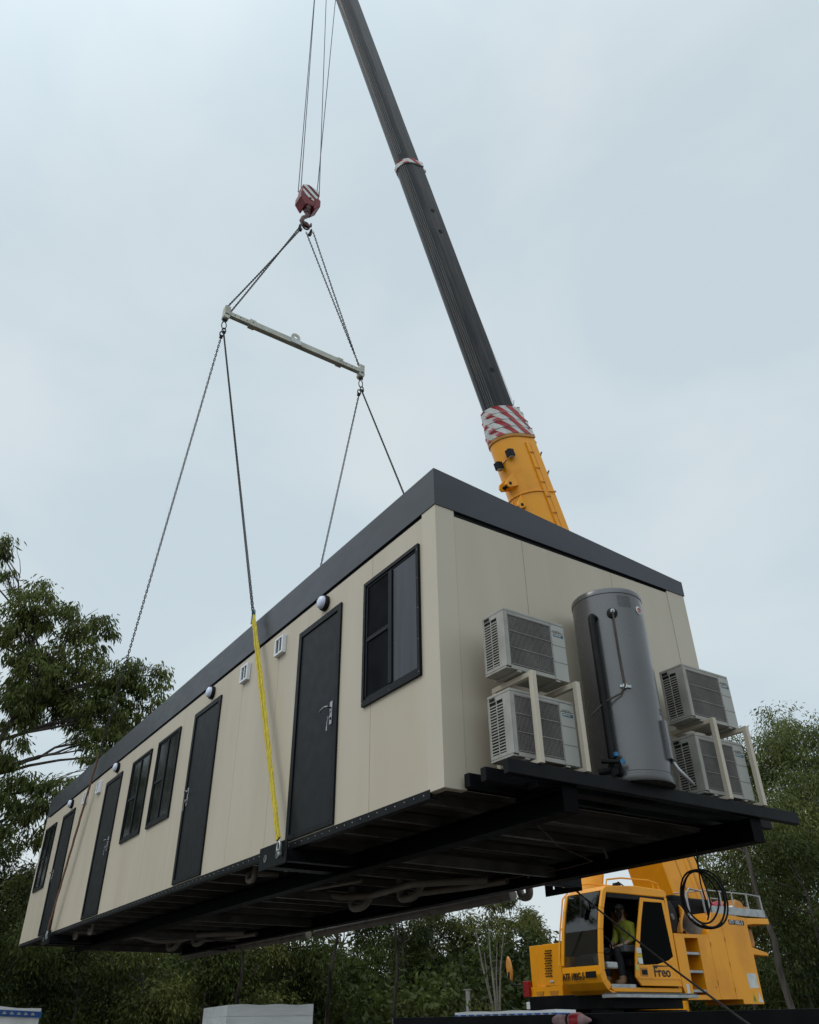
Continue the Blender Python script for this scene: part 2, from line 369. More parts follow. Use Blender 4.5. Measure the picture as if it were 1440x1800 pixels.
# under-floor plumbing
def pipe(pts, r, name='drain_pipe', m=PVC, n=12):
    # round the corners
    out = [Vector(pts[0])]
    for i in range(1, len(pts) - 1):
        a, b, c = Vector(pts[i - 1]), Vector(pts[i]), Vector(pts[i + 1]); k = min(r * 1.8, (a - b).length * .45, (c - b).length * .45)
        p0 = b + (a - b).normalized() * k; p1 = b + (c - b).normalized() * k
        for t in (0, .25, .5, .75, 1): out.append(p0 * (1 - t) ** 2 + b * 2 * t * (1 - t) + p1 * t * t)
    out.append(Vector(pts[-1])); q = MB(); q.tube(out, r, n); return q.build(name, m, cab, smooth=True)
for x, y in ((2.95, -.28), (3.85, -.28), (10.15, -.28), (11.1, -.28)):
    pipe([(x - .0, y, .04), (x, y, -.10), (x + .17, y, -.10), (x + .17, y, .0), (x + .17, y - .35, .0)], .027, 'waste_trap')
pipe([(3.3, -3.36, -.12), (8.25, -3.36, -.14)], .06, 'gutter_pipe'); pipe([(8.55, -3.36, -.13), (14.3, -3.36, -.115)], .06, 'gutter_pipe')
for x in (3.5, 5.0, 6.6, 7.9, 9.5, 11.2, 13): 
    b = MB(); b.tube([(x, -3.36 + .064 * math.cos(a), -.128 + .064 * math.sin(a)) for a in [R_(k * 30) for k in range(12)]], .006, 5, closed=True); b.build('pipe_clip', PVC, cab)
pipe([(2.98, -3.34, -.05), (3.0, -3.36, -.17), (3.14, -3.36, -.17), (3.16, -3.34, -.05)], .045, 'waste_trap')
for dx in (0, 6.55):
    pipe([(4.75 + dx, -1.35, -.02), (4.6 + dx, -1.7, -.1), (4.35 + dx, -2.0, -.1), (3.4 + dx, -2.0, -.08), (2.75 + dx, -2.55, -.08)], .038)
    pipe([(4.6 + dx, -1.9, .02), (4.6 + dx, -1.9, -.22), (4.38 + dx, -1.95, -.22), (4.36 + dx, -2.05, -.05)], .042, 'waste_trap')
    pipe([(4.0 + dx, -2.35, -.1), (3.2 + dx, -2.6, -.1), (2.6 + dx, -2.7, -.1)], .034)
    pipe([(3.75 + dx, -2.05, .02), (3.75 + dx, -2.05, -.2), (3.52 + dx, -2.1, -.2), (3.5 + dx, -2.2, -.05)], .04, 'waste_trap')
    pipe([(5.1 + dx, -1.2, -.04), (4.3 + dx, -1.3, -.06), (3.6 + dx, -1.45, -.06)], .02)
# thin electrical cable clipped under the floor
b = MB(); b.tube([(.4, -1.2, -.05), (.9, -1.9, -.08), (1.1, -2.5, -.13), (1.6, -2.6, -.12), (2.3, -2.62, -.10), (3.4, -2.6, -.11), (4.6, -2.5, -.09)], .005, 5); b.build('floor_cable', mat('red_cable', (.09, .03, .02), .5), cab)
b = MB(); b.tube([(-.3, -.9, -.03), (.1, -.85, -.06), (.5, -.8, -.09), (1.4, -.79, -.10)], .008, 5); b.tube([(-.3, -1.0, -.03), (.05, -1.0, -.08), (.5, -.85, -.10)], .007, 5); b.build('floor_cable', RUBBER, cab)
for x, y in ((1.0, -2.55), (2.25, -2.66)):
    b = MB(); b.bar((x, y, .03), (x - .03, y - .02, -.12), .03, .004, up=(0, 1, 0)); b.build('hanger_strap', GREYM, cab)

# ================================================================== air conditioners and stands
def ac_unit():
    t = thing('air_conditioner', (-.33, -.57, .15), '', 'air conditioner', 'outdoor air conditioning units on the end platform')
    x0, x1, y0, y1, z0, z1 = -.48, -.22, -.885, -.26, .15, .64
    # casing as a shell: back, top, bottom, right side, left side with louvre openings, front surround
    c = MB(); c.box(x0, x1, y0, y1, z1 - .022, z1); c.box(x0 + .012, x1, y0, y1, z0, z0 + .016); c.box(x1 - .008, x1, y0, y1, z0 + .017, z1 - .023)
    c.box(x0, x1 - .009, y0, y0 + .008, z0 + .017, z1 - .023)
    # left side pillars and front-left corner
    c.box(x0, x0 + .085, y1 - .008, y1, z0 + .017, z1 - .023); c.box(x1 - .024, x1 - .009, y1 - .008, y1, z0 + .017, z1 - .023); c.box(x0 + .153, x0 + .163, y1 - .008, y1, z0 + .017, z1 - .023)
    c.box(x0 + .085, x1 - .024, y1 - .008, y1, z0 + .017, z0 + .045); c.box(x0 + .085, x1 - .024, y1 - .008, y1, z1 - .06, z1 - .023)
    # front surround
    fy = [y1, y1 - .045, y0 + .15, y0]
    c.box(x0, x0 + .012, y1 - .045, y1 - .008, z0 + .017, z1 - .023); c.box(x0, x0 + .012, fy[2], fy[1], z1 - .045, z1 - .023); c.box(x0, x0 + .012, fy[2], fy[1], z0, z0 + .035)
    c.box(x0, x0 + .012, fy[2] - .01, fy[2], z0, z1 - .023)
    c.build('casing', ACW, t, bevel=.006)
    p = MB(); zz = [z0 + .002, z0 + .15, z0 + .29, z0 + .40, z1 - .024]
    for a, b in zip(zz[:-1], zz[1:]): p.box(x0 - .001, x0 + .012, y0 + .001, fy[2] - .011, a + .0015, b - .0015)
    p.build('service_panel', ACPANEL, t, bevel=.002)
    i = MB(); i.box(x0 + .05, x1 - .01, y0 + .01, y1 - .012, z0 + .02, z1 - .026); i.build('coil_core', ACD, t)
    i = MB()
    k = 0
    yy = fy[2]
    while yy < fy[1]: i.box(x0 + .030, x0 + .048, yy, yy + .003, z0 + .036, z1 - .046); yy += .008
    i.build('fins', ACFIN, t)
    # fan ring
    i = MB(); cy_, cz_ = (fy[1] + fy[2]) / 2, (z0 + z1) / 2 - .005
    i.tube([(x0 + .026, cy_ + .19 * math.cos(a), cz_ + .19 * math.sin(a)) for a in [R_(12 * q) for q in range(30)]], .006, 6, closed=True)
    i.lathe((x0 + .028, cy_, cz_), (-1, 0, 0), [(.05, 0), (.04, .01)], 16)
    for q in range(3):
        a = R_(120 * q + 20); i.add([(x0 + .027, cy_ + .04 * math.cos(a), cz_ + .04 * math.sin(a)), (x0 + .022, cy_ + .17 * math.cos(a - .3), cz_ + .17 * math.sin(a - .3)), (x0 + .03, cy_ + .18 * math.cos(a + .35), cz_ + .18 * math.sin(a + .35)), (x0 + .032, cy_ + .045 * math.cos(a + .6), cz_ + .045 * math.sin(a + .6))], [(0, 1, 2, 3)])
    i.build('fan', RUBBER, t)
    # front grille: fine vertical wires, four horizontal bars
    gr = MB(); n = 34
    for q in range(n + 1):
        y = fy[2] + .004 + (fy[1] - fy[2] - .008) * q / n; gr.box(x0 - .002, x0 + .002, y - .0017, y + .0017, z0 + .036, z1 - .046)
    for q in range(4):
        z = z0 + .04 + (z1 - z0 - .09) * q / 3; gr.box(x0 - .005, x0 - .002, fy[2], fy[1], z - .003, z + .003)
    for q in range(30):
        z = z0 + .045 + (z1 - z0 - .1) * q / 29; gr.box(x0 + .002, x0 + .004, fy[2], fy[1], z - .001, z + .001)
    gr.build('front_grille', ACG, t)
    # side louvres
    s = MB(); zz = z0 + .052
    while zz < z1 - .075:
        for a, b in ((x0 + .086, x0 + .152), (x0 + .164, x1 - .025)): s.box(a, b, y1 - .007, y1 - .001, zz, zz + .009)
        zz += .0215
    s.build('side_louvres', ACW, t)
    h = MB(); h.box(x1 - .09, x1 - .03, y1 - .002, y1 + .004, z1 - .05, z1 - .028); h.build('handle_recess', RUBBER, t)
    for yf in (y1 - .12, y0 + .12): f = MB(); f.box(x0 + .0, x1 + .01, yf - .02, yf + .02, z0 - .014, z0 - .001); f.build('foot', ACW, t)
    text('maker_name', 'FUJITSU', .027, (x0 - .0022, y0 + .122, z1 - .092), (0, -1, 0), (0, 0, 1), GREYM, t, xs=.92, ext=.0006)
    lb = MB(); lb.box(x0 - .002, x0 - .0012, y0 + .015, y0 + .122, z1 - .125, z1 - .103); lo = lb.build('efficiency_label', TEAL, t)
    text('label_lettering', 'INVERTER', .017, (x0 - .003, y0 + .118, z1 - .120), (0, -1, 0), (0, 0, 1), TEXTW, lo, xs=1.0, ext=.0004)
    cl = MB(); cl.box(x0 - .0025, x0 - .001, y0 + .002, fy[2] - .012, z0 + .148, z0 + .152); cl.box(x0 - .0025, x0 - .001, y0 + .002, fy[2] - .012, z0 + .288, z0 + .292); cl.build('panel_seam', ACG, t)
    return t
ac0 = ac_unit()
labs = ['upper air conditioner on the left stand, close to the near corner of the building', 'lower air conditioner standing on the platform under the left stand',
        'upper air conditioner on the far right stand beyond the grey tank', 'lower air conditioner behind the posts of the right stand beside the trees']
for i, (dy, dz) in enumerate(((0, .645), (0, 0), (-2.04, .625), (-2.02, 0))):
    o = ac0 if i == 1 else copy_tree(ac0)
    o.location = (-.33, -.57 + dy, .15 + dz) if i != 1 else o.location
    o['label'] = labs[i]
def stand(dy, lab):
    t = thing('equipment_stand', (-.35, -.65 + dy, .1), lab, 'stand', 'tube frame stands carrying air conditioners')
    for y in (-.43, -.87):
        y += dy; s = .042; xf, xb = -.555, -.12
        p = MB(); p.box(xf - s / 2, xf + s / 2, y - s / 2, y + s / 2, .1, .775); p.build('post', BEIGE2, t, bevel=.003)
        p = MB(); p.box(xb - s / 2, xb + s / 2, y - s / 2 + .003, y + s / 2 - .003, .1, .733); p.build('post', BEIGE2, t, bevel=.003)
        p = MB(); p.box(xf + s / 2 + .001, xb + s / 2, y - s / 2 + .002, y + s / 2 - .002, .734, .774); p.build('top_rail', BEIGE2, t, bevel=.003)
        p = MB(); p.box(xf + s / 2 + .001, xb - s / 2 - .001, y - s / 2 + .002, y + s / 2 - .002, .101, .133); p.build('bottom_rail', BEIGE2, t, bevel=.003)
    for xx in (-.12,):
        p = MB(); p.box(xx - .018, xx + .018, -.845 + dy, -.455 + dy, .736, .772); p.build('cross_rail', BEIGE2, t)
    return t
stand(0, 'beige tube stand left of the grey tank, carrying two units'); stand(-2.03, 'beige tube stand right of the grey tank, at the platform end')

# ================================================================== hot water tank
tk = thing('water_heater', (-.38, -1.555, .1), 'tall grey cylindrical hot water tank on the platform between the stands', 'water heater')
c = (-.38, -1.555, .1)
b = MB(); b.lathe(c, (0, 0, 1), [(.30, 0), (.305, .012), (.305, .05), (.298, .055), (.298, 1.55), (.303, 1.555), (.303, 1.59), (.295, 1.603), (.24, 1.615), (.12, 1.622), (.02, 1.624)], 64)
b.build('tank', TANK, tk, smooth=True)
def on_tank(ang, z, r=.298): a = R_(ang); return (c[0] + r * math.cos(a), c[1] + r * math.sin(a), c[2] + z)
def nrm(ang): a = R_(ang); return (math.cos(a), math.sin(a), 0)
# angles: -x is 180 deg, towards +y (left in view) is 90 deg
b = MB(); p = on_tank(138, 1.36); n_ = nrm(138); b.lathe(p, n_, [(.045, -.01), (.045, .012), (.03, .02)], 16); b.build('hot_outlet', RUBBER, tk, smooth=True)
b = MB(); p = on_tank(138, 1.36); b.lathe(p, n_, [(.018, .02), (.018, .06)], 10); b.build('relief_valve', SILVER, tk, smooth=True)
b = MB(); q1 = on_tank(138, 1.36, .355); q2 = on_tank(139, .72, .325); b.tube([q1, on_tank(138, 1.05, .33), q2, on_tank(132, .66, .33), on_tank(110, .60, .36), on_tank(95, .50, .42)], .008, 6); b.build('drain_tube', COPPER, tk, smooth=True)
b = MB(); p = on_tank(139, .72); nn = nrm(139); b.bar(on_tank(132, .725, .31), on_tank(148, .715, .31), .012, .02); b.lathe(p, nn, [(.02, 0), (.02, .03)], 10); b.build('tube_clip', SILVER, tk)
b = MB(); b.lathe(on_tank(109, 1.34), nrm(109), [(.03, -.01), (.03, .05)], 12); b.tube([on_tank(109, 1.34, .345), on_tank(108, 1.33, .35), on_tank(108, .75, .35), on_tank(108, .16, .35)], .03, 10); b.build('lagged_pipe', RUBBER, tk, smooth=True)
b = MB(); b.tube([on_tank(108, .16, .35), on_tank(104, .08, .36), on_tank(92, .07, .4)], .025, 8); b.tube([on_tank(112, .10, .33), on_tank(118, .06, .37), on_tank(118, .12, .40), on_tank(100, .14, .42)], .018, 8); b.lathe(on_tank(112, .06, .3), nrm(112), [(.03, 0), (.03, .09)], 10); b.build('valve_body', RUBBER, tk, smooth=True)
b = MB(); b.lathe(on_tank(114, .17, .36), (0, 0, 1), [(.022, 0), (.022, .03)], 10); b.lathe(on_tank(122, .12, .37), nrm(122), [(.016, 0), (.02, .03)], 8); b.build('blue_tap', mat('blue_tap', (.01, .14, .30), .5), tk, smooth=True)
b = MB(); b.lathe(on_tank(190, 1.42, .297), nrm(190), [(.038, 0), (.038, .006), (.03, .009)], 20); eo = b.build('round_emblem', WHT, tk, smooth=True)
b = MB(); b.tube([Vector(on_tank(190, 1.42, .306)) + Vector((0, 0, .022 * math.sin(R_(k * 30)))) + Vector(nrm(280)) * (.022 * math.cos(R_(k * 30))) for k in range(12)], .004, 4, closed=True); b.tube([on_tank(188, 1.435, .307), on_tank(192, 1.42, .307), on_tank(188, 1.407, .307)], .0035, 4); b.build('emblem_mark', RED, eo)
# element cover box and conduit at lower right
b = MB()
for k in range(6):
    a0 = 196 + k * 6; 
    if k < 5: b.add([on_tank(a0, .18, .297), on_tank(a0 + 6, .18, .297), on_tank(a0 + 6, .18, .33), on_tank(a0, .18, .33), on_tank(a0, .48, .297), on_tank(a0 + 6, .48, .297), on_tank(a0 + 6, .48, .33), on_tank(a0, .48, .33)], [(0, 1, 2, 3), (4, 7, 6, 5), (3, 2, 6, 7)])
b.add([on_tank(196, .18, .297), on_tank(196, .18, .33), on_tank(196, .48, .33), on_tank(196, .48, .297)], [(0, 1, 2, 3)]); b.add([on_tank(226, .18, .297), on_tank(226, .18, .33), on_tank(226, .48, .33), on_tank(226, .48, .297)], [(0, 1, 2, 3)])
b.build('element_cover', TANK, tk)
b = MB(); b.tube([on_tank(215, .18, .31), on_tank(215, .12, .34), on_tank(222, .05, .40), on_tank(232, .03, .44)], .014, 8); b.build('conduit', SILVER, tk, smooth=True)
b = MB(); b.lathe((c[0], c[1], c[2] + .075), (0, 0, 1), [(.2995, -.003), (.3005, 0), (.2995, .003)], 64); b.build('base_seam', GREYM, tk)
# rating plate: small rows of print
b = MB()
for rr in range(9):
    a = 150.
    while a < 172:
        wd = random.uniform(.6, 2.4); z = 1.52 - rr * .012
        b.add([on_tank(a, z, .2992), on_tank(a + wd, z, .2992), on_tank(a + wd, z + .006, .2992), on_tank(a, z + .006, .2992)], [(0, 1, 2, 3)]); a += wd + random.uniform(.4, 1.2)
for rr in range(2):
    a = 198.
    while a < 214: 
        z = .53 + rr * .03; b.add([on_tank(a, z, .2992), on_tank(a + 1.5, z, .2992), on_tank(a + 1.5, z + .018, .2992), on_tank(a, z + .018, .2992)], [(0, 1, 2, 3)]); a += 2.3
b.build('printed_marking', mat('tank_print', (.06, .06, .06), .6), tk)

# ================================================================== rigging
def link_ring(mb, c, d, side, pitch, wr):
    """stadium link centred at c, long axis d, wide axis side"""
    n = 10; L2 = pitch * .5 + wr * .3; hw = pitch * .30; pts = []
    for k in range(n):
        a = 2 * math.pi * k / n; x = math.cos(a) * hw; y = math.sin(a) * hw; y += (L2 - hw * .55) * (1 if y > 0 else -1)
        pts.append(c + d * y * .92 + side * x)
    mb.tube(pts, wr, 4, closed=True)
def chain(mb, p, q, pitch=.052, wr=.0085, sag=0.):
    p = Vector(p); q = Vector(q); n = max(2, int((q - p).length / pitch)); d = (q - p).normalized()
    u = d.cross(Vector((.3, .2, 1))).normalized(); v = d.cross(u)
    for i in range(n):
        t = (i + .5) / n; c = p.lerp(q, t) - Vector((0, 0, sag * 4 * t * (1 - t)))
        a = R_(25 + 90 * (i % 2)); link_ring(mb, c, d, u * math.cos(a) + v * math.sin(a), pitch, wr)
def shackle(mb, p, s=.06, r=.013, side=(0, 1, 0)):
    p = Vector(p); sd = Vector(side); z = Vector((0, 0, 1))
    mb.tube([p + sd * (s * .5 * math.cos(a)) + z * (s * .8 * math.sin(a)) for a in [R_(-35 + k * 25) for k in range(11)]], r, 6); mb.cyl(p + sd * s * .55 - z * s * .5, p - sd * s * .55 - z * s * .5, r * 1.1, 6)
BL, BR = Vector((7.2, .04, 11.32)), Vector((7.2, -3.27, 11.32))
bl = thing('spreader_bar', (7.2, -1.6, 11.2), 'pale painted lifting beam hanging level between the chains above the building', 'lifting beam')
m = MB(); m.box(7.14, 7.26, -2.72, -.52, 11.19, 11.33); m.build('outer_tube', BARM, bl, bevel=.006)
for a, b_ in ((-.519, .02), (-3.25, -2.721)):
    m = MB(); m.box(7.15, 7.25, a, b_, 11.205, 11.315); m.build('inner_tube', BARM, bl, bevel=.004)
for y in (-.55, -2.69):
    m = MB(); m.box(7.128, 7.272, y - .07, y + .07, 11.178, 11.342); m.bar((7.1, y, 11.26), (7.3, y, 11.26), .02, .02); m.build('collar', BARM, bl, bevel=.004)
for y in (.03, -3.26):
    m = MB(); m.box(7.12, 7.28, y - .06, y + .06, 11.16, 11.42); m.lathe((7.12, y, 11.14), (1, 0, 0), [(.07, 0), (.07, .16)], 14); m.build('end_fitting', BARM, bl, bevel=.006)
hp = MB()
for y in (-.15, -.27, -.42, -2.85, -3.0, -3.1): hp.lathe((7.1485, y, 11.26), (-1, 0, 0), [(.013, 0), (.012, .002)], 10)
hp.build('pin_holes', RUBBER, bl)
m = MB(); pl = [(-1.75, 11.33), (-1.42, 11.33), (-1.5, 11.48), (-1.56, 11.52), (-1.62, 11.52), (-1.68, 11.48)]
# lifting eye plate with a hole: built as a ring plus web
cyE, czE = -1.585, 11.44
ang = [R_(k * 20) for k in range(18)]
outer = [(cyE + .11 * math.cos(a), czE + .11 * math.sin(a)) for a in ang]; inner = [(cyE + .04 * math.cos(a), czE + .04 * math.sin(a)) for a in ang]
for k in range(18):
    q = [outer[k], outer[(k + 1) % 18], inner[(k + 1) % 18], inner[k]]; m.prism(q, 'x', 7.19, 7.21)
m.prism([(-1.77, 11.331), (-1.40, 11.331), (-1.475, 11.40), (-1.50, 11.36), (-1.67, 11.36), (-1.695, 11.40)], 'x', 7.191, 7.209)
m.build('lifting_eye', BARM, bl)
m = MB(); m.box(7.125, 7.139, -1.72, -1.45, 11.20, 11.32); m.build('rating_plate', SILVER, bl)
HK = Vector((7.2, -1.57, 15.28))
def single(name, mb, m, lab, cat, group=None, smooth=True, origin=None):
    o = mb.build(name, m, None, smooth=smooth, origin=origin); return tag(o, lab, cat, group)
for k, (E_, s, nm) in enumerate(((BL, .05, 'left'), (BR, -.05, 'right'))):
    for j, (dx, dy) in enumerate(((-.05, .07), (.05, -.07))):
        mb = MB(); top = HK + Vector((-dx, (.13 - dy * .3 if k == 0 else -.12 + dy), -.14)); bot = E_ + Vector((dx, -.05 + dy * .8 if k == 0 else .05 + dy * .6, .08))
        chain(mb, top, bot, sag=.02)
        single('lifting_chain', mb, CHAINM, ('%s chain of the pair from the hook to the %s end of the lifting beam') % (['outer', 'inner'][j], nm), 'chain', 'chains of the lifting gear')
mb = MB()
mb.tube([HK + Vector((0, .10 * math.cos(a), .02 + .13 * math.sin(a))) for a in [R_(k * 30) for k in range(12)]], .02, 6, closed=True)
for s in (1, -1): shackle(mb, HK + Vector((0, s * .15, -.12)), .1, .02, (1, 0, 0)); mb.lathe(HK + Vector((-.03, s * .13, -.22)), (1, 0, 0), [(.045, 0), (.045, .06)], 10)
single('ring_shackles', mb, CHAINM, 'steel ring and shackles joining the chains right under the hook', 'shackle')
TL_ = {}
for E_, nm in ((BL, 'left'), (BR, 'right')):
    mb = MB(); b0 = E_ - Vector((0, 0, .22)); shackle(mb, b0, .09, .016); mb.tube([b0 + Vector((0, .05 * math.cos(a), -.20 + .11 * math.sin(a))) for a in [R_(k * 30) for k in range(12)]], .012, 6, closed=True)
    for s in (1, -1): shackle(mb, b0 + Vector((s * .06, 0, -.40)), .08, .014, (0, 1, 0)); mb.lathe(b0 + Vector((s * .08, -.03, -.47)), (0, 1, 0), [(.035, 0), (.035, .06)], 8)
    single('ring_shackles', mb, CHAINM, 'steel ring and shackles under the %s end of the lifting beam' % nm, 'shackle'); TL_[nm] = b0 - Vector((0, 0, .46))
def lerp(a, b, t): return Vector(a).lerp(Vector(b), t)
near1, near2 = Vector((2.44, .115, .0)), Vector((11.55, .115, .0)); far1, far2 = Vector((2.46, -3.395, -.1)), Vector((11.6, -3.395, -.05))
lab4 = {0: 'chain from the left beam end down to the yellow sling', 1: 'chain from the left beam end down to the brown sling, crossing the tree', 2: 'chain from the right beam end to the roof, landing nearest the near corner', 3: 'chain from the right beam end reaching the roof edge mid-length, left of its pair'}
for i, (tp, pk, soft) in enumerate(((TL_['left'], near1, 1), (TL_['left'], near2, 1), (TL_['right'], far1, 0), (TL_['right'], far2, 0))):
    end = pk
    if soft: end = lerp(tp, pk, (tp.z - 2.80) / (tp.z - pk.z)); end.y = max(end.y, .10)
    mb = MB(); chain(mb, tp + Vector((.06 if pk.x > 7 else -.06, 0, 0)), end, pitch=.052)
    single('lifting_chain', mb, CHAINM, lab4[i], 'chain', 'chains of the lifting gear')
    if soft:
        nm = 'yellow' if i == 0 else 'brown'; M_ = SLINGY if i == 0 else SLINGB
        t = thing('lifting_sling', tuple(pk), ('%s webbing sling tight across the long wall, shackled to the base rail' % nm), 'sling')
        d = (pk - end).normalized(); side = Vector((1, 0, 0)); side = (side - d * side.dot(d)).normalized(); out = d.cross(side).normalized()
        if out.y < 0: out = -out
        for sgn in (-1, 1):
            q = MB(); k = 26; ptsA = []
            vs = []; fs = []
            for a in range(k + 1):
                tt = a / k; c0 = end.lerp(pk, tt * .985); sp = (.017 + .012 * math.sin(math.pi * min(1, tt * 1.3))) * sgn; wv = .019 + .002 * math.sin(a * 1.7 + sgn)
                for (du, dv) in ((-wv, -.006), (wv, -.006), (wv * .8, .012), (0, .016), (-wv * .8, .012)): vs.append(c0 + side * (sp + du) + out * (dv + .003 * math.sin(a * 2.1)))
            for a in range(k):
                for e in range(5): fs.append((a * 5 + e, a * 5 + (e + 1) % 5, (a + 1) * 5 + (e + 1) % 5, (a + 1) * 5 + e))
            q.add(vs, fs); q.build('strap', M_, t, smooth=True)
        q = MB(); shackle(q, pk + Vector((0, -.0, -.03)), .06, .012, (1, 0, 0)); q.lathe(pk + Vector((0, -.02, -.085)), (0, 1, 0), [(.026, 0), (.026, .02), (.012, .028)], 12); q.build('bottom_shackle', SILVER, t, smooth=True)
        q = MB(); shackle(q, end + Vector((0, 0, .03)), .06, .012, (1, 0, 0)); q.bar(end + Vector((0, 0, .0)), end + Vector((0, 0, -.1)), .06, .03); q.build('top_hook', mat('teal_hook', (.02, .10, .15), .5) if i == 0 else CHAINM, t)

# hook block
hb = thing('hook_block', (7.2, -1.57, 15.4), 'dark red crane hook block with red and white stripes, above the chain ring', 'hook block')
m = MB(); prof = [(-1.34, 16.66), (-1.50, 16.76), (-1.80, 16.68), (-1.82, 16.36), (-1.68, 15.98), (-1.46, 15.98), (-1.32, 16.36)]
m.prism(prof, 'x', 7.07, 7.33); m.build('side_plate', DRED, hb, bevel=.02)
# stripes on the -x face, clipped to the plate outline
def clip(poly, a, b, c, keep):
    out = []
    for i in range(len(poly)):
        p, q = poly[i], poly[(i + 1) % len(poly)]; fp = a * p[0] + b * p[1] - c; fq = a * q[0] + b * q[1] - c
        if fp * keep >= 0: out.append(p)
        if fp * fq < 0: t = fp / (fp - fq); out.append((p[0] + (q[0] - p[0]) * t, p[1] + (q[1] - p[1]) * t))
    return out
inner = [(-1.36, 16.64), (-1.50, 16.73), (-1.78, 16.66), (-1.79, 16.42), (-1.66, 16.20), (-1.50, 16.20), (-1.35, 16.42)]
for i in range(-2, 9):
    c0 = i * .24 + 11.0 + .2
    pl = clip(clip(inner, -.6, .8, 13.5 + (i) * .2, 1), -.6, .8, 13.5 + i * .2 + .10, -1)
    if len(pl) > 2:
        q = MB(); q.prism(pl, 'x', 7.060, 7.0695); q.build('white_stripe', WHT, hb)
for y, yy in ((-1.29, -1.38), (-1.85, -1.76)):
    q = MB(); q.prism([(y, 16.30), (yy, 16.36), ((yy - 1.57) / 2, 15.90), ((yy * 2 - 1.57) / 3, 15.86), (y, 16.08)], 'x', 7.03, 7.37); q.build('cheek_weight', DRED, hb, bevel=.02)
q = MB(); q.lathe((7.05, -1.57, 16.24), (1, 0, 0), [(.03, 0), (.04, .02), (.04, .28), (.03, .30)], 12); q.build('sheave_pin', DRED, hb, smooth=True)
for x in (7.12, 7.28):
    q = MB(); q.lathe((x - .03, -1.57, 16.42), (1, 0, 0), [(.24, 0), (.22, .02), (.24, .06)], 24); q.build('sheave', GREYM, hb, smooth=True)
q = MB(); q.lathe((7.2, -1.57, 15.98), (0, 0, -1), [(.10, -.06), (.12, .02), (.09, .12), (.06, .18)], 14); q.tube([(7.2, -1.57, 15.82), (7.2, -1.57, 15.66), (7.2, -1.48, 15.55), (7.2, -1.45, 15.42), (7.2, -1.52, 15.31), (7.2, -1.62, 15.30), (7.2, -1.70, 15.38), (7.2, -1.71, 15.48)], [.05, .05, .055, .06, .06, .05, .038, .02], 10); q.build('hook', mat('hook_maroon', (.09, .03, .03), .45), hb, smooth=True)
ropeP = [((7.12, -1.31, 16.55), (7.06, -1.02, 29.4), 'leftmost hoist rope from the hook block, almost touching its neighbour'), ((7.28, -1.31, 16.55), (7.34, -1.14, 29.4), 'second hoist rope from the left, beside the leftmost one'),
         ((7.12, -1.83, 16.55), (7.05, -1.38, 29.4), 'third hoist rope from the left, in the pair on the side of the boom'), ((7.28, -1.83, 16.55), (7.36, -1.95, 29.4), 'hoist rope closest to the boom')]
for p, q_, lab in ropeP:
    mb = MB(); mb.tube([p, lerp(p, q_, .5), q_], .0125, 6); single('hoist_rope', mb, ROPE, lab, 'rope', 'hoist ropes of the crane')

# ================================================================== crane
cr = thing('mobile_crane', (7.3, -9.4, -3.0), 'yellow mobile crane with raised telescopic boom and driver cab, behind the building', 'crane')
EL = R_(72)
# ---- boom (local frame: z along the boom, +y underside, x across)
def usec(w, h, nseg=10, k=.62):
    """closed outline (x,y): flat top at -h/2, sides, faceted round underside towards +h/2"""
    pts = [(-w / 2 + .02, -h / 2), (w / 2 - .02, -h / 2), (w / 2, -h / 2 + .02), (w / 2, h / 2 - h * k * .8)]
    cy = h / 2 - h * k * .8; ry = h / 2 - cy
    for i in range(1, nseg): a = math.pi * i / nseg; pts.append((w / 2 * math.cos(a), cy + ry * math.sin(a)))
    pts += [(-w / 2, cy), (-w / 2, -h / 2 + .02)]
    return pts
P0 = Vector((7.2, -10.87, 1.0))
bm_ = MB(); bm_.prism(usec(.86, 1.08, 20), 'z', -1.4, 10.5)
boom = bm_.mesh('boom', YEL, True); boom = link('boom', boom, None, origin=(0, 0, 0)); boom.data.set_sharp_from_angle(angle=R_(15))
boom.parent = cr; boom.location = P0 - OFF[cr]; boom.rotation_euler = (EL - math.pi / 2, 0, 0); OFF[boom] = Vector((0, 0, 0))
def bpart(mb, name, m, **k): return mb.build(name, m, boom, local=True, **k)
def scaled(poly, sx, sy): return [(p[0] * sx, p[1] * sy) for p in poly]
for (w, h, z0, z1, ns) in ((.62, .72, 10.51, 20.15, 12), (.56, .63, 20.2, 29.6, 12)):
    q = MB(); q.prism(usec(w, h, ns), 'z', z0, z1); o = bpart(q, 'boom_section', BOOMD, smooth=True, auto=12)
    q = MB()
    cy = h / 2 - h * .62 * .8; ry = h / 2 - cy
    for a in (48, 58, 68, 78, 96):
        x_, y_ = w / 2 * math.cos(R_(180 - a)), cy + ry * math.sin(R_(180 - a)); q.cyl((x_, y_, z0 + .3), (x_, y_, z1 - .05), .006, 5)
    q.build('weld_line', mat('bare_steel_line', (.16, .155, .15), .4, metal=.5, stretch=(1, 1, .1)), o, local=True)
    if w > .55:
        for zz in (12.6, 18.2, 17.4):
            q = MB(); q.lathe((-w / 2 - .002, -.06, zz), (-1, 0, 0), [(.07, 0), (.07, .006), (.05, .006), (.05, .001)], 14); q.build('pin_boss', RUBBER, o, local=True)
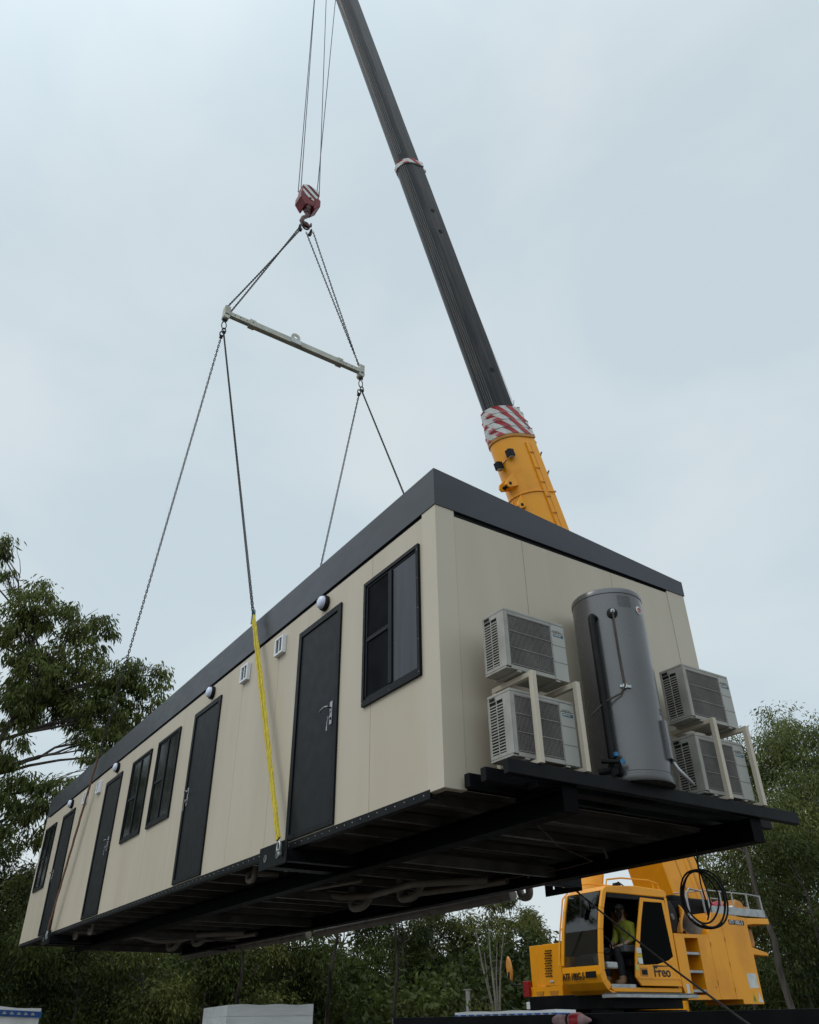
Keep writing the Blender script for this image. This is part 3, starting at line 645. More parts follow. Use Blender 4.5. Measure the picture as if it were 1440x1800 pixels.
def collar(z, w, h, hgt, n=8, seed=0):
    """guard collar of boom head with slanting red/white stripes, built as separate facets on the outline"""
    root = MB(); root.prism(usec(w, h, 28), 'z', z, z + hgt); ro = bpart(root, 'boom_collar', WHT, bevel=.01)
    outl = usec(w + .024, h + .024, 28); per = []; tot = 0; nO = len(outl)
    for i in range(nO):
        p = Vector(outl[i]); q = Vector(outl[(i + 1) % nO]); per.append((tot, p, q)); tot += (q - p).length
    def pt(s):
        s %= tot
        for (t0, p, q) in reversed(per):
            if s >= t0: return p.lerp(q, (s - t0) / max(1e-6, (q - p).length))
    r = MB(); s = seed * .1
    while s < tot + seed * .1 - .16:
        wd = .2; k = 7
        for a in range(k):
            v = []
            for (ss, zz) in ((s + wd * a / k, z + .004), (s + wd * (a + 1) / k, z + .004), (s + wd * (a + 1) / k - .22, z + hgt - .004), (s + wd * a / k - .22, z + hgt - .004)):
                c_ = pt(ss); v.append((c_.x, c_.y, zz))
            r.add(v, [(0, 1, 2, 3)])
        s += .42
    r.build('red_stripe', RED, ro, local=True)
    return ro
for i in range(4): 
    collar(10.56 + i * .225, .91 - .05 * i, 1.13 - .055 * i, .195, seed=i)
    q = MB(); q.prism(usec(.80 - .05 * i, .94 - .055 * i), 'z', 10.56 + i * .225 + .196, 10.783 + i * .225); bpart(q, 'collar_gap', BLK)
collar(20.05, .68, .76, .17, seed=2)
q = MB(); q.prism(usec(.92, 1.13, 20), 'z', 10.47, 10.555); bpart(q, 'boom_lip', YELD, bevel=.01)
# sheave brackets at the back of each collar
for i in range(4):
    z = 10.60 + i * .225; q = MB(); q.prism([(-.56, z), (-.80 + .04 * i, z + .02), (-.78 + .04 * i, z + .09), (-.56, z + .13)], 'x', -.28, -.10)
    q.prism([(-.56, z), (-.80 + .04 * i, z + .02), (-.78 + .04 * i, z + .09), (-.56, z + .13)], 'x', .10, .28); bpart(q, 'sheave_bracket', BARM, bevel=.008)
q = MB(); q.prism([(-.38, 20.03), (-.56, 20.05), (-.56, 20.12), (-.38, 20.2)], 'x', -.2, -.12); q.tube([(-.15, -.38, 20.25), (-.15, -.5, 20.35), (-.15, -.46, 20.5)], .012, 5); bpart(q, 'sheave_bracket', BARM)
q = MB(); q.prism([(-.48, 10.38), (-.74, 10.42), (-.70, 10.52), (-.48, 10.554)], 'x', -.3, .3); bpart(q, 'boom_lip', YELD, bevel=.01)
# side rail, brackets, floodlights on the base section
q = MB(); q.box(-.455, -.431, -.28, -.10, -.8, 10.3); q.box(-.467, -.456, -.27, -.255, -.8, 10.3); q.box(-.467, -.456, -.125, -.11, -.8, 10.3); bpart(q, 'side_rail', YEL, bevel=.003)
for z in (10.0, 9.55, 9.15, 8.75, 8.3, 7.6, 6.3, 5.6, 4.6, 3.2):
    q = MB(); q.box(-.48, -.468, -.27, -.11, z, z + .02); bpart(q, 'rail_clip', YELD)
for z in (10.0, 9.45):
    q = MB()
    q.tube([(-.30, -.46, z), (-.30, -.62, z + .02), (-.28, -.80, z + .16)], .022, 6); q.tube([(-.30, -.46, z - .10), (-.29, -.62, z - .05), (-.28, -.80, z + .16)], .016, 6); q.tube([(-.29, -.60, z + .02), (-.29, -.60, z - .06)], .012, 5); bpart(q, 'rope_guide', mat('rust_brown', (.20, .085, .02), .6))
for z in (9.75, 9.55, 9.1, 8.9):
    q = MB(); q.bar((-.40, .02, z), (-.415, -.10, z + .06), .012, .03); bpart(q, 'small_tab', YELD)
for (x_, y_, z_) in ((-.33, .34, 9.98), (-.02, .54, 9.78)):
    q = MB(); q.box(x_ - .10, x_ + .06, y_ + .05, y_ + .22, z_ - .09, z_ + .11); f = bpart(q, 'floodlight', RUBBER, bevel=.015)
    q = MB(); q.box(x_ - .08, x_ + .04, y_ + .06, y_ + .21, z_ - .10, z_ - .091); q.build('lamp_glass', SILVER, f, local=True)
    q = MB(); q.tube([(x_, y_ - .02, z_), (x_ + .05, y_ + .06, z_ + .14), (x_ - .02, y_ + .18, z_ + .16), (x_ - .05, y_ + .2, z_)], .008, 5); q.build('lamp_bracket', YELD, f, local=True)
q = MB(); q.tube([(-.30, .32, 9.85), (-.16, .50, 9.9), (0, .60, 9.8)], .022, 6); q.tube([(-.33, .3, 10.1), (-.2, .45, 9.95), (-.25, .42, 9.5)], .012, 5); bpart(q, 'lamp_arm', YELD)
q = MB(); q.tube([(-.34, .34, 10.05), (-.30, .30, 10.2), (-.36, .12, 10.35), (-.38, .06, 10.45)], .005, 5); bpart(q, 'lamp_cable', RUBBER)
for (z, l) in ((9.3, .36), (8.72, .22)):
    q = MB(); q.prism([(.42, z + .24), (.46 + l, z - .02), (.50 + l, z - .12), (.44 + l, z - .20), (.42, z - .14)], 'x', -.24, -.20); q.prism([(.42, z + .24), (.46 + l, z - .02), (.50 + l, z - .12), (.44 + l, z - .20), (.42, z - .14)], 'x', .02, .06)
    q.box(-.20, .02, .44 + l * .6, .47 + l * .6, z - .16, z + .02); bpart(q, 'jib_bracket', YEL, bevel=.01)
    q = MB(); q.lathe((-.26, .36 + l, z - .10), (1, 0, 0), [(.04, 0), (.04, .34)], 10); bpart(q, 'bracket_pin', RUBBER)
q = MB(); q.prism(usec(.92, 1.14, 20), 'z', 8.9, 8.94); bpart(q, 'stiffener_band', YEL, bevel=.008)
q = MB(); q.box(-.46, .46, -.50, .56, -1.9, 2.6); bpart(q, 'boom_foot', YEL, bevel=.02)
q = MB(); q.box(-.465, -.461, -.30, -.24, -1.4, 2.5); q.box(-.465, -.461, .12, .15, -1.4, 2.5); bpart(q, 'foot_rib', YELD)
# luffing cylinder
q = MB(); q.cyl((7.2, -8.15, -.8), (7.2, -8.95, 2.1), .25, 24); q.build('luffing_cylinder', YEL, cr, smooth=True)
q = MB(); q.cyl((7.2, -8.95, 2.1), (7.2, -9.35, 3.6), .16, 20); q.build('cylinder_rod', CHROME, cr, smooth=True)
# boom head
q = MB(); q.prism([(-.35, 29.4), (.3, 29.4), (.62, 29.9), (.62, 30.3), (-.2, 30.5), (-.5, 30.1)], 'x', -.25, .25); bpart(q, 'boom_head', YELD)
for y_ in (.5, -.1):
    q = MB(); q.lathe((-.2, y_, 30.2), (1, 0, 0), [(.26, 0), (.26, .4)], 20); bpart(q, 'head_sheave', GREYM)
# thin measuring wire behind the boom
q = MB(); q.tube([(-.12, -.62, 11.6), (-.12, -.50, 20.4), (-.1, -.46, 29.4)], .006, 5); bpart(q, 'length_cable', SILVER)
q = MB(); q.tube([(-.12, -.50, 11.7), (-.12, -.62, 11.7), (-.12, -.70, 11.85)], .012, 5); bpart(q, 'cable_post', SILVER)

# ---- driver cab
XC = 5.9; XR = 6.78
def poly_strip(mb, pts, w, x0, x1):
    """bar of width w following (y,z) points, between x0 and x1"""
    for a, b in zip(pts[:-1], pts[1:]): mb.bar(((x0 + x1) / 2, a[0], a[1]), ((x0 + x1) / 2, b[0], b[1]), x1 - x0, w, up=(0, a[1] - b[1], b[0] - a[0]) if False else (1, 0, 0)) if False else None
    n = len(pts); L_ = []; R2 = []
    for i, p in enumerate(pts):
        a = Vector(pts[max(i - 1, 0)]); b = Vector(pts[min(i + 1, n - 1)]); d = (b - a).normalized(); nn = Vector((-d.y, d.x)) * w / 2
        L_.append(tuple(Vector(p) + nn)); R2.append(tuple(Vector(p) - nn))
    for i in range(n - 1): mb.prism([L_[i], L_[i + 1], R2[i + 1], R2[i]], 'x', x0, x1)
cabp = MB()
cabp.prism([(-9.16, .47), (-7.62, .47), (-7.56, .50), (-7.66, .575), (-8.4, .62), (-9.10, .60), (-9.17, .55)], 'x', XC, XR)   # roof
cb = cabp.build('driver_cab', YEL, cr, bevel=.015)
def cpart(mb, name, m, **k): return mb.build(name, m, cb, **k)
q = MB(); q.box(XC + .01, XR, -9.15, -9.10, -.92, .468); cpart(q, 'rear_wall', YEL)
q = MB(); q.box(XC + .02, XR - .02, -9.099, -9.08, -.9, .46); q.box(XC + .02, XR - .02, -9.08, -7.7, .445, .466); cpart(q, 'lining', RUBBER)
q = MB(); q.prism([(-9.16, -.99), (-7.55, -.99), (-7.50, -.955), (-7.45, -.925), (-9.16, -.925)], 'x', XC, XR); cpart(q, 'floor', YEL, bevel=.01)
# front pillar (left side), rear curve to the sill
pp = [(-7.61, .50), (-7.50, .22), (-7.42, -.1), (-7.36, -.45), (-7.34, -.70), (-7.38, -.84), (-7.47, -.925)]
q = MB(); poly_strip(q, pp, .085, XC - .006, XC + .05); cpart(q, 'front_pillar', YEL, bevel=.01)
pr_ = [(-7.55, .49), (-7.45, .22), (-7.37, -.1), (-7.31, -.45), (-7.29, -.60)]
q = MB(); poly_strip(q, pr_, .05, XR - .05, XR + .006); cpart(q, 'front_pillar', YEL, bevel=.01)
q = MB(); q.tube([(XR + .02, -7.62, .56), (XR + .05, -7.50, .45), (XR + .06, -7.36, -.1), (XR + .05, -7.26, -.60)], .014, 6); cpart(q, 'guard_tube', YEL, smooth=True)
# windscreen and lower front
ws = [(-7.545, .49), (-7.45, .22), (-7.37, -.1), (-7.31, -.45), (-7.285, -.62)]
q = MB()
for a, b in zip(ws[:-1], ws[1:]): q.add([(XC + .05, *a), (XR - .05, *a), (XR - .05, *b), (XC + .05, *b)], [(0, 1, 2, 3)])
cpart(q, 'windscreen', CABGLASS)
lf = [(-7.28, -.62), (-7.27, -.75), (-7.31, -.86), (-7.40, -.96), (-7.52, -1.02)]
q = MB()
for a, b in zip(lf[:-1], lf[1:]): q.prism([a, b, (b[0] - .06, b[1] + .02), (a[0] - .06, a[1])], 'x', XC - .004, XR)
cpart(q, 'front_skirt', YEL, smooth=True)
q = MB(); q.box(XC + .09, XC + .33, -7.272, -7.262, -.79, -.70); cpart(q, 'front_grille', RUBBER, bevel=.004)
text('model_lettering', 'ATF 180G-5', .15, (6.775, -7.262, -.81), (-1, 0, 0), (0, 0, 1), TEXTB, cb, xs=.68, ext=.004, bold=.0018)
q = MB(); q.tube([(6.30, -7.43, .42), (6.26, -7.38, .36), (6.25, -7.355, .22), (6.25, -7.34, .12)], .012, 6); q.box(6.22, 6.29, -7.40, -7.36, .10, .26); cpart(q, 'wiper', RUBBER)
# sill, door frame posts
q = MB(); q.box(XC, XC + .05, -8.06, -7.50, -.935, -.88); cpart(q, 'door_sill', SILVER, bevel=.004)
q = MB(); q.box(XC + .012, XC + .05, -9.13, -7.66, .40, .469); cpart(q, 'door_header', RUBBER)
q = MB(); q.box(XC + .012, XC + .05, -8.50, -8.42, -.9, .40); cpart(q, 'middle_pillar', RUBBER)
q = MB(); q.prism([(-9.16, .47), (-9.10, .47), (-9.08, -.4), (-9.16, -.95)], 'x', XC, XC + .05); cpart(q, 'rear_pillar', YEL)
# sliding door standing proud of the side, with big glass
x0d, x1d = XC - .045, XC - .012
out = [(-8.44, .43), (-9.03, .42), (-9.08, -.2), (-9.14, -.90), (-8.15, -.90), (-8.07, -.86), (-8.04, -.78), (-8.13, -.45), (-8.30, .1)]
gl = [(-8.49, .37), (-8.96, .375), (-9.03, -.46), (-8.90, -.52), (-8.6, -.585), (-8.3, -.60), (-8.12, -.59), (-8.21, -.40), (-8.36, .05)]
# matching loops (9 points each)
outm = [(-8.44, .43), (-9.03, .42), (-9.10, -.47), (-9.14, -.90), (-8.6, -.90), (-8.15, -.90), (-8.04, -.78), (-8.12, -.42), (-8.29, .05)]
q = MB(); n9 = 9
for i in range(n9):
    j = (i + 1) % n9; q.prism([outm[i], outm[j], gl[j], gl[i]], 'x', x0d, x1d)
dr = cpart(q, 'sliding_door', YEL, bevel=.006)
q = MB(); q.prism(gl, 'x', x0d + .008, x0d + .014); q.build('door_glass', CABDARK, dr)
q = MB(); q.prism([(-8.10, -.80), (-9.125, -.80), (-9.13, -.77), (-8.09, -.77)], 'x', x0d - .008, x0d - .0005); q.build('door_rib', YEL, dr)
q = MB(); q.box(x0d - .006, x0d - .0005, -8.33, -8.15, -.79, -.64); h = q.build('handle_recess', YELD, dr, bevel=.003)
q = MB(); q.box(x0d - .014, x0d - .0065, -8.31, -8.19, -.74, -.67); q.build('door_handle', RUBBER, h)
FR = text('company_lettering', 'Freo', .21, (x0d - .003, -8.475, -.765), (0, -1, 0), (0, 0, 1), TEXTB, dr, xs=1.04, ext=.002, bold=.0042)
q = MB(); q.prism([(-8.475, -.600), (-8.95, -.600), (-8.95, -.607), (-8.56, -.622), (-8.475, -.622)], 'x', x0d - .005, x0d - .001); q.build('lettering_bar', TEXTB, dr)
for (a, b, m_) in ((-.43, -.35, WHT), (-.49, -.435, SLINGY), (-.585, -.495, WHT)):
    q = MB(); q.box(x0d - .003, x0d - .0005, -8.25, -8.14 + (a + .5) * .05, a, b); q.build('safety_sticker', m_, dr)
q = MB(); q.box(x0d - .003, x0d - .0005, -8.13, -8.06, -.68, -.60); q.build('safety_sticker', mat('pale_yellow', (.6, .55, .12), .5), dr)
# roof rail
for x_ in (XC + .04, XR - .04):
    q = MB(); q.tube([(x_, -7.70, .57), (x_, -7.74, .68), (x_, -8.1, .73), (x_, -8.8, .74), (x_, -9.02, .70), (x_, -9.05, .60)], .014, 6); q.tube([(x_, -8.9, .735), (x_, -8.9, .61)], .01, 5); cpart(q, 'roof_rail', YEL, smooth=True)
q = MB(); q.tube([(6.2, -8.1, .62), (6.15, -8.25, .70), (6.2, -8.45, .64)], .012, 6); q.box(6.15, 6.25, -8.3, -8.2, .62, .69); cpart(q, 'roof_wiper', RUBBER)
q = MB(); q.box(5.93, 5.955, -9.15, -7.75, -1.02, -.995); q.box(5.96, 6.4, -9.18, -7.58, -.998, -.992); cpart(q, 'tread_plate', GREYM)
q = MB()
for k in range(22): q.box(5.915, 5.929, -7.8 - k * .06, -7.82 - k * .06, -1.018, -.997)
cpart(q, 'tread_holes', SILVER)
# right side glass wall, seat, console
q = MB(); q.box(XR - .03, XR, -9.1, -7.45, -.92, -.45); cpart(q, 'right_wall', YELD)
q = MB(); q.prism([(-9.1, -.449), (-7.36, -.449), (-7.45, .1), (-7.58, .466), (-9.1, .466)], 'x', XR - .012, XR - .006); cpart(q, 'right_window', CABDARK)
q = MB(); q.box(6.15, 6.55, -8.75, -8.25, -.60, -.48); q.prism([(-8.62, -.48), (-8.75, -.48), (-8.92, .25), (-8.80, .28)], 'x', 6.15, 6.55); q.box(6.25, 6.45, -8.7, -8.35, -.92, -.60); q.prism([(-8.78, .28), (-8.90, .27), (-8.92, .43), (-8.82, .43)], 'x', 6.24, 6.46); cpart(q, 'seat', NAVY, bevel=.03)
for x_ in (6.03, 6.58):
    q = MB(); q.box(x_, x_ + .10, -8.45, -8.05, -.40, -.30); q.tube([(x_ + .05, -8.1, -.3), (x_ + .05, -8.08, -.18)], .018, 6); cpart(q, 'armrest', GREYM, bevel=.015)
q = MB(); q.prism([(-7.6, -.92), (-7.5, -.5), (-7.62, -.42), (-7.74, -.46), (-7.8, -.92)], 'x', 6.25, 6.7); cpart(q, 'dashboard', GREYM, bevel=.02)
q = MB(); q.box(5.99, 6.12, -7.80, -7.55, -.66, -.56); cpart(q, 'side_console', SILVER, bevel=.02)
q = MB(); q.tube([(6.35 + .16 * math.cos(a), -7.9 + .06 * math.sin(a), -.28 + .14 * math.sin(a)) for a in [R_(k * 24) for k in range(15)]], .014, 6, closed=True); q.cyl((6.35, -7.9, -.28), (6.35, -7.72, -.5), .02, 8); cpart(q, 'steering_wheel', RUBBER)

# ---- cat-walk and carrier
q = MB(); q.box(5.62, 5.95, -9.22, -7.3, -1.075, -1.03); q.build('catwalk', SILVER, cr, bevel=.004)
q = MB(); q.box(5.64, 5.93, -9.2, -7.32, -1.024, -1.008); q.build('tread_mesh', GREYM, cr)
q = MB(); q.box(5.96, 8.0, -9.2, -7.55, -1.22, -1.0); q.box(6.1, 6.5, -7.9, -7.56, -1.36, -1.22); q.build('turntable_frame', BLK, cr, bevel=.01)
q = MB(); q.lathe((7.2, -9.2, -1.45), (0, 0, 1), [(1.0, 0), (1.0, .22)], 40); q.build('slew_ring', BLK, cr)
ax = Vector((.66, -.75, 0)).normalized(); sd = Vector((ax.y, -ax.x, 0)); oc = Vector((7.2, -9.2, 0))
def obx(mb, a0, a1, s0, s1, z0, z1):
    v = [oc + ax * a + sd * s + Vector((0, 0, z)) for a in (a0, a1) for s in (s0, s1) for z in (z0, z1)]
    mb.add(v, [(0, 1, 3, 2), (4, 6, 7, 5), (0, 4, 5, 1), (2, 3, 7, 6), (0, 2, 6, 4), (1, 5, 7, 3)])
q = MB(); obx(q, -2.2, 11, -.6, .6, -2.0, -1.46); q.build('chassis', BLK, cr)
q = MB(); obx(q, -2.3, 9.5, -1.3, -.61, -1.6, -1.47); obx(q, -2.3, 9.5, .61, 1.3, -1.6, -1.47); q.build('carrier_deck', BLK, cr)
q = MB(); obx(q, 9.6, 11.6, -1.3, 1.3, -2.2, -.6); q.build('carrier_cab', YEL, cr, bevel=.08)
for a in (-1.5, .2, 3.8, 5.6, 8.2):
    for s in (-1.25, .9):
        p = oc + ax * a + sd * s + Vector((0, 0, -2.35)); q = MB(); q.lathe(p, sd, [(.45, 0), (.65, .03), (.65, .32), (.45, .35)], 28); w_ = q.build('wheel', RUBBER, cr, smooth=True)
        q = MB(); q.lathe(p - sd * .002, sd, [(.3, -.01), (.3, .36)], 20); q.build('rim', YELD, w_, smooth=True)

# ---- front box right of the cab (seen left in view) with vents, mirror and tail lamp
q = MB(); y0 = -8.2
q.prism([(7.77, -8.45), (7.79, -8.20), (8.22, -8.17), (8.27, -8.235), (8.44, -8.235), (8.50, -8.20), (8.66, -8.22), (8.74, -8.9), (8.74, -9.8), (7.77, -9.8)], 'z', -.82, -.14)
bx = q.build('winch_housing', YEL, cr, bevel=.006)
q = MB(); q.prism([(7.77, -8.45), (7.79, -8.18), (8.70, -8.19), (8.74, -8.9), (8.74, -9.8), (7.77, -9.8)], 'z', -1.08, -.823); q.build('housing_base', YEL, bx, bevel=.006)
q = MB()
for r_ in range(11):
    z = -.26 - r_ * .041
    for k in range(3):
        xx = 7.99 + k * .062 + (.02 if r_ % 2 else 0); xx += r_ * .004; q.box(xx, xx + .042, -8.186 + 0, -8.174 + .012, z, z + .015)
q.build('vent_slots', RUBBER, bx)
q = MB()
for z in (-.2, -.3, -.5, -.62, -.75): q.lathe((8.36, -8.236, z), (0, 1, 0), [(.006, 0), (.005, .004)], 6)
q.build('bolts', YELD, bx)
for a, b in ((7.90, 8.15), (8.30, 8.52)):
    q = MB(); q.prism([(a, -.90), (b, -.90), (b - .04, -.98), (a + .04, -.98)], 'y', -8.19, -8.176); q.build('pressed_recess', YELD, bx)
q = MB(); q.box(8.0, 8.1, -8.172, -8.168, -.765, -.735); q.build('small_sticker', WHT, bx)
q = MB(); q.box(8.66, 8.82, -8.20, -8.12, -.98, -.72); lm = q.build('rear_lamp', mat('lamp_red', (.30, .012, .012), .25), bx, bevel=.01)
q = MB(); q.box(8.6, 8.78, -8.21, -8.14, -1.18, -1.06); q.build('lamp_box', WHITEP, bx, bevel=.01)
q = MB(); q.tube([(8.75, -8.16, -.80), (9.1, -8.1, -.76), (9.2, -8.1, -.66), (9.18, -8.1, -.55)], .016, 6); ma = q.build('mirror_arm', RUBBER, bx)
q = MB(); q.lathe((9.20, -8.14, -.50), (0, 1, 0), [(.03, -.03), (.12, -.02), (.13, .0), (.11, .03), (.03, .045)], 20)
mo = q.build('mirror', AMBER, ma, smooth=True)
mo.data.transform(Matrix.Translation(-(Vector((9.20, -8.14, -.50)) - OFF[cr]))); mo.data.transform(Matrix.Diagonal((.62, .8, 1.75, 1))); mo.data.transform(Matrix.Rotation(R_(8), 4, 'Y')); mo.location = Vector((9.20, -8.14, -.50)) - OFF[cr]
q = MB(); q.box(6.8, 7.75, -9.9, -9.2, -.9, -.2); q.box(6.75, 6.85, -12.2, -8.6, -.8, .3); q.box(7.65, 7.74, -12.2, -8.6, -.8, .3); q.build('boom_cradle', YELD, cr, bevel=.01)

# ---- step unit and engine cover, left side
X1 = 6.75
def sp(mb, poly, x0=XC, x1=X1): mb.prism(poly, 'x', x0, x1)
q = MB()
sp(q, [(-9.19, -.09), (-9.45, -.09), (-9.45, -1.09), (-9.28, -1.09), (-9.20, -.9)]); sp(q, [(-9.451, -.09), (-9.81, -.085), (-9.81, -.145), (-9.451, -.15)]); sp(q, [(-9.451, -1.02), (-9.81, -1.02), (-9.81, -1.088), (-9.451, -1.09)])
sp(q, [(-9.811, -.085), (-10.11, -.08), (-10.14, -1.085), (-9.811, -1.088)])
un = q.build('step_unit', YEL, cr)
q = MB(); q.box(6.16, 6.2, -9.81, -9.45, -1.02, -.15); q.build('step_recess', YELD, un)
for z in (-.38, -.66, -.95):
    q = MB(); q.box(XC + .01, 6.15, -9.808, -9.452, z - .03, z + .01); q.build('step', SILVER, un, bevel=.003)
q = MB(); sp(q, [(-10.118, -.08), (-10.33, .30), (-10.55, .29), (-10.58, -1.08), (-10.146, -1.084)]); q.build('engine_door', YEL, un, bevel=.004)
q = MB(); sp(q, [(-10.556, .29), (-11.32, .25), (-11.33, -1.15), (-10.76, -1.15), (-10.75, -1.08), (-10.586, -1.08)]); ed = q.build('engine_door', YEL, un, bevel=.004)
q = MB(); sp(q, [(-11.326, .13), (-11.326, .25), (-12.02, .27), (-12.02, .17), (-11.5, .15)], XC, 8.7); q.build('rear_shelf', YEL, un, bevel=.01)
for (a, b, c_) in ((-10.14, -.2, 0), (-10.14, -.8, 0), (-10.57, -.1, 0), (-10.575, -.9, 0), (-10.57, -.5, 0)):
    q = MB(); q.cyl((XC - .004, a, b), (XC - .004, a, b - .07), .008, 6); q.build('hinge', YELD, un)
q = MB(); q.box(XC - .004, XC - .0005, -11.23, -10.78, .12, .20); pl = q.build('name_plate', TEXTB, un)
text('model_lettering', 'ATF 180G-5', .098, (XC - .005, -10.795, .128), (0, -1, 0), (0, 0, 1), TEXTW, pl, xs=.80, ext=.001, bold=.0004)
q = MB()
for r_ in range(8):
    y = -11.02
    while y > -11.24: wd = random.uniform(.02, .06); q.box(XC - .002, XC - .0003, y - wd, y, -.70 - r_ * .026, -.685 - r_ * .026); y -= wd + .008
    
q.box(XC - .0012, XC - .0002, -11.26, -11.0, -.90, -.67); q.build('warning_notice', WHT, un)
for (y, m_) in ((-11.02, SLINGY), (-11.18, WHT)):
    q = MB(); q.prism([(y, -1.12), (y - .13, -1.12), (y - .05, -.96)], 'x', XC - .003, XC - .0005); tr_ = q.build('warning_triangle', m_, un)
    if m_ is SLINGY:
        q = MB(); q.prism([(y - .04, -1.10), (y - .08, -1.10), (y - .055, -1.02)], 'x', XC - .0045, XC - .0032); q.build('triangle_symbol', TEXTB, tr_)
q = MB(); q.box(XC - .004, XC - .0005, -9.36, -9.29, -1.0, -.86); q.build('marker_sticker', WHT, un)
q = MB(); q.lathe((XC - .003, -10.07, -.90), (1, 0, 0), [(.012, 0), (.012, .002)], 8); q.build('marker_sticker', RED, un)
# oil cooler disc and hoses behind the cab, treads
q = MB(); q.lathe((6.25, -9.42, .20), (-1, -.25, 0), [(.27, 0), (.27, .12), (.22, .15), (.06, .15), (.06, .17)], 28); fn = q.build('cooling_fan', RUBBER, cr, smooth=True)
q = MB(); q.lathe((6.09, -9.455, .20), (-1, -.25, 0), [(.06, 0), (.05, .02)], 14); q.build('fan_hub', GREYM, fn)
q = MB(); q.box(6.2, 6.7, -9.9, -9.25, -.08, .0); q.box(6.3, 6.7, -9.9, -9.6, .0, .5); q.build('oil_cooler', BLK, cr, bevel=.01)
q = MB()
for k in range(5): q.tube([(6.1 + .03 * k, -9.65, -.05), (6.15, -9.75 - .03 * k, .15 + .04 * k), (6.3, -9.95, .22 + .05 * k), (6.6, -10.2, .40)], .022, 6)
q.build('hydraulic_hose', YELD, cr, smooth=True)
q = MB(); q.bar((6.0, -10.05, -.06), (6.35, -10.05, .22), .28, .02, up=(0, 1, 0)); q.build('tread_plate', SILVER, cr)
q = MB(); q.box(6.5, 7.1, -11.2, -10.35, .30, .62); q.box(6.35, 6.6, -10.2, -9.85, .25, .62); q.build('winch', BLK, cr, bevel=.03)
# silver walkway and rails on top
q = MB(); q.box(XC + .02, XC + .05, -11.98, -10.40, .29, .42); q.build('toe_board', SILVER, cr)
for y in (-10.38, -10.75, -11.1, -11.55, -11.97):
    q = MB(); q.tube([(XC + .05, y, .30), (XC + .05, y, .68)], .014, 6); q.build('rail_post', SILVER, cr)
q = MB(); q.tube([(XC + .05, -10.38, .68), (XC + .05, -11.6, .68), (XC + .05, -11.97, .66)], .013, 6); q.tube([(6.9, -10.4, .72), (6.9, -11.97, .72)], .013, 6); q.tube([(XC + .05, -10.38, .68), (6.4, -10.38, .70), (6.9, -10.4, .72)], .013, 6); q.tube([(XC + .1, -10.3, .30), (XC + .1, -10.28, .66), (XC + .18, -10.05, .70), (XC + .22, -9.98, .60), (XC + .22, -10.0, .2)], .02, 6); q.build('guard_rail', SILVER, cr, smooth=True)
q = MB(); q.tube([(6.3, -10.9, .48), (6.35, -11.2, .52), (6.4, -11.4, .47)], [.05, .08, .05], 8); q.build('red_bag', RED, cr, smooth=True)
q = MB(); q.tube([(6.3, -11.35, .45), (6.35, -11.6, .47), (6.4, -11.8, .44)], [.04, .06, .05], 8); q.build('white_bag', WHITEP, cr, smooth=True)
q = MB(); q.prism([(-11.55, .45), (-11.95, .45), (-11.85, .60), (-11.68, .64)], 'x', 6.3, 6.9); q.bar((6.6, -11.9, .50), (6.6, -12.4, .52), .12, .08); q.build('counterweight_arm', YELD, cr, bevel=.02)
# counterweight
q = MB(); q.lathe((6.2, -11.66, -.30), (1, 0, 0), [(.0001, 0), (.0001, .001)], 4) if False else q.prism([(-11.42, .12), (-11.94, .13), (-11.97, -.16), (-11.88, -.24), (-11.45, -.17)], 'x', 6.25, 8.4); q.build('counterweight', YELD, cr, bevel=.05)
q = MB(); q.prism([(-11.34, -.20), (-11.46, -.19), (-12.05, -.30), (-12.08, -.36), (-11.36, -.34)], 'x', 6.1, 8.5); q.build('counterweight_tray', YEL, cr, bevel=.015)

# ================================================================== driver
def skin_mesh(name, verts, edges, radii, m, root=0, sub=1):
    me = bpy.data.meshes.new(name); me.from_pydata(verts, edges, []); o = bpy.data.objects.new(name, me); COL.objects.link(o)
    md = o.modifiers.new('skin', 'SKIN'); md.use_smooth_shade = True
    for i, r_ in enumerate(radii):
        r_ = r_ if isinstance(r_, tuple) else (r_, r_); me.skin_vertices[0].data[i].radius = r_
    me.skin_vertices[0].data[root].use_root = True
    s = o.modifiers.new('sub', 'SUBSURF'); s.levels = sub; s.render_levels = sub
    dg = bpy.context.evaluated_depsgraph_get(); out = bpy.data.meshes.new_from_object(o.evaluated_get(dg)); bpy.data.objects.remove(o)
    out.materials.clear(); out.materials.append(m); out.shade_smooth(); out.name = name; return out
px_, py_ = 6.38, -8.50       # hip centre; the driver faces +y, turned a little to the open door
drv = thing('person', (px_, py_, -.48), 'bearded crane driver in yellow work shirt seated in the cab doorway, boot on the floor', 'person')
V = [(px_, py_, -.40), (px_, py_ - .03, -.25), (px_, py_ - .02, -.05), (px_, py_ + .03, .07), (px_ - .01, py_ + .06, .13), (px_ - .02, py_ + .09, .21), (px_ - .02, py_ + .10, .29),
     (px_ - .17, py_ + .02, .03), (px_ - .21, py_ + .06, -.18), (px_ - .16, py_ + .26, -.28), (px_ - .10, py_ + .33, -.30),
     (px_ + .17, py_ + .02, .03), (px_ + .21, py_ + .06, -.18), (px_ + .14, py_ + .26, -.28), (px_ + .06, py_ + .33, -.30),
     (px_ - .09, py_ + .02, -.40), (px_ - .16, py_ + .42, -.37), (px_ - .18, py_ + .40, -.80), (px_ - .19, py_ + .56, -.86),
     (px_ + .09, py_ + .02, -.40), (px_ + .12, py_ + .42, -.38), (px_ + .12, py_ + .44, -.80), (px_ + .12, py_ + .60, -.86)]
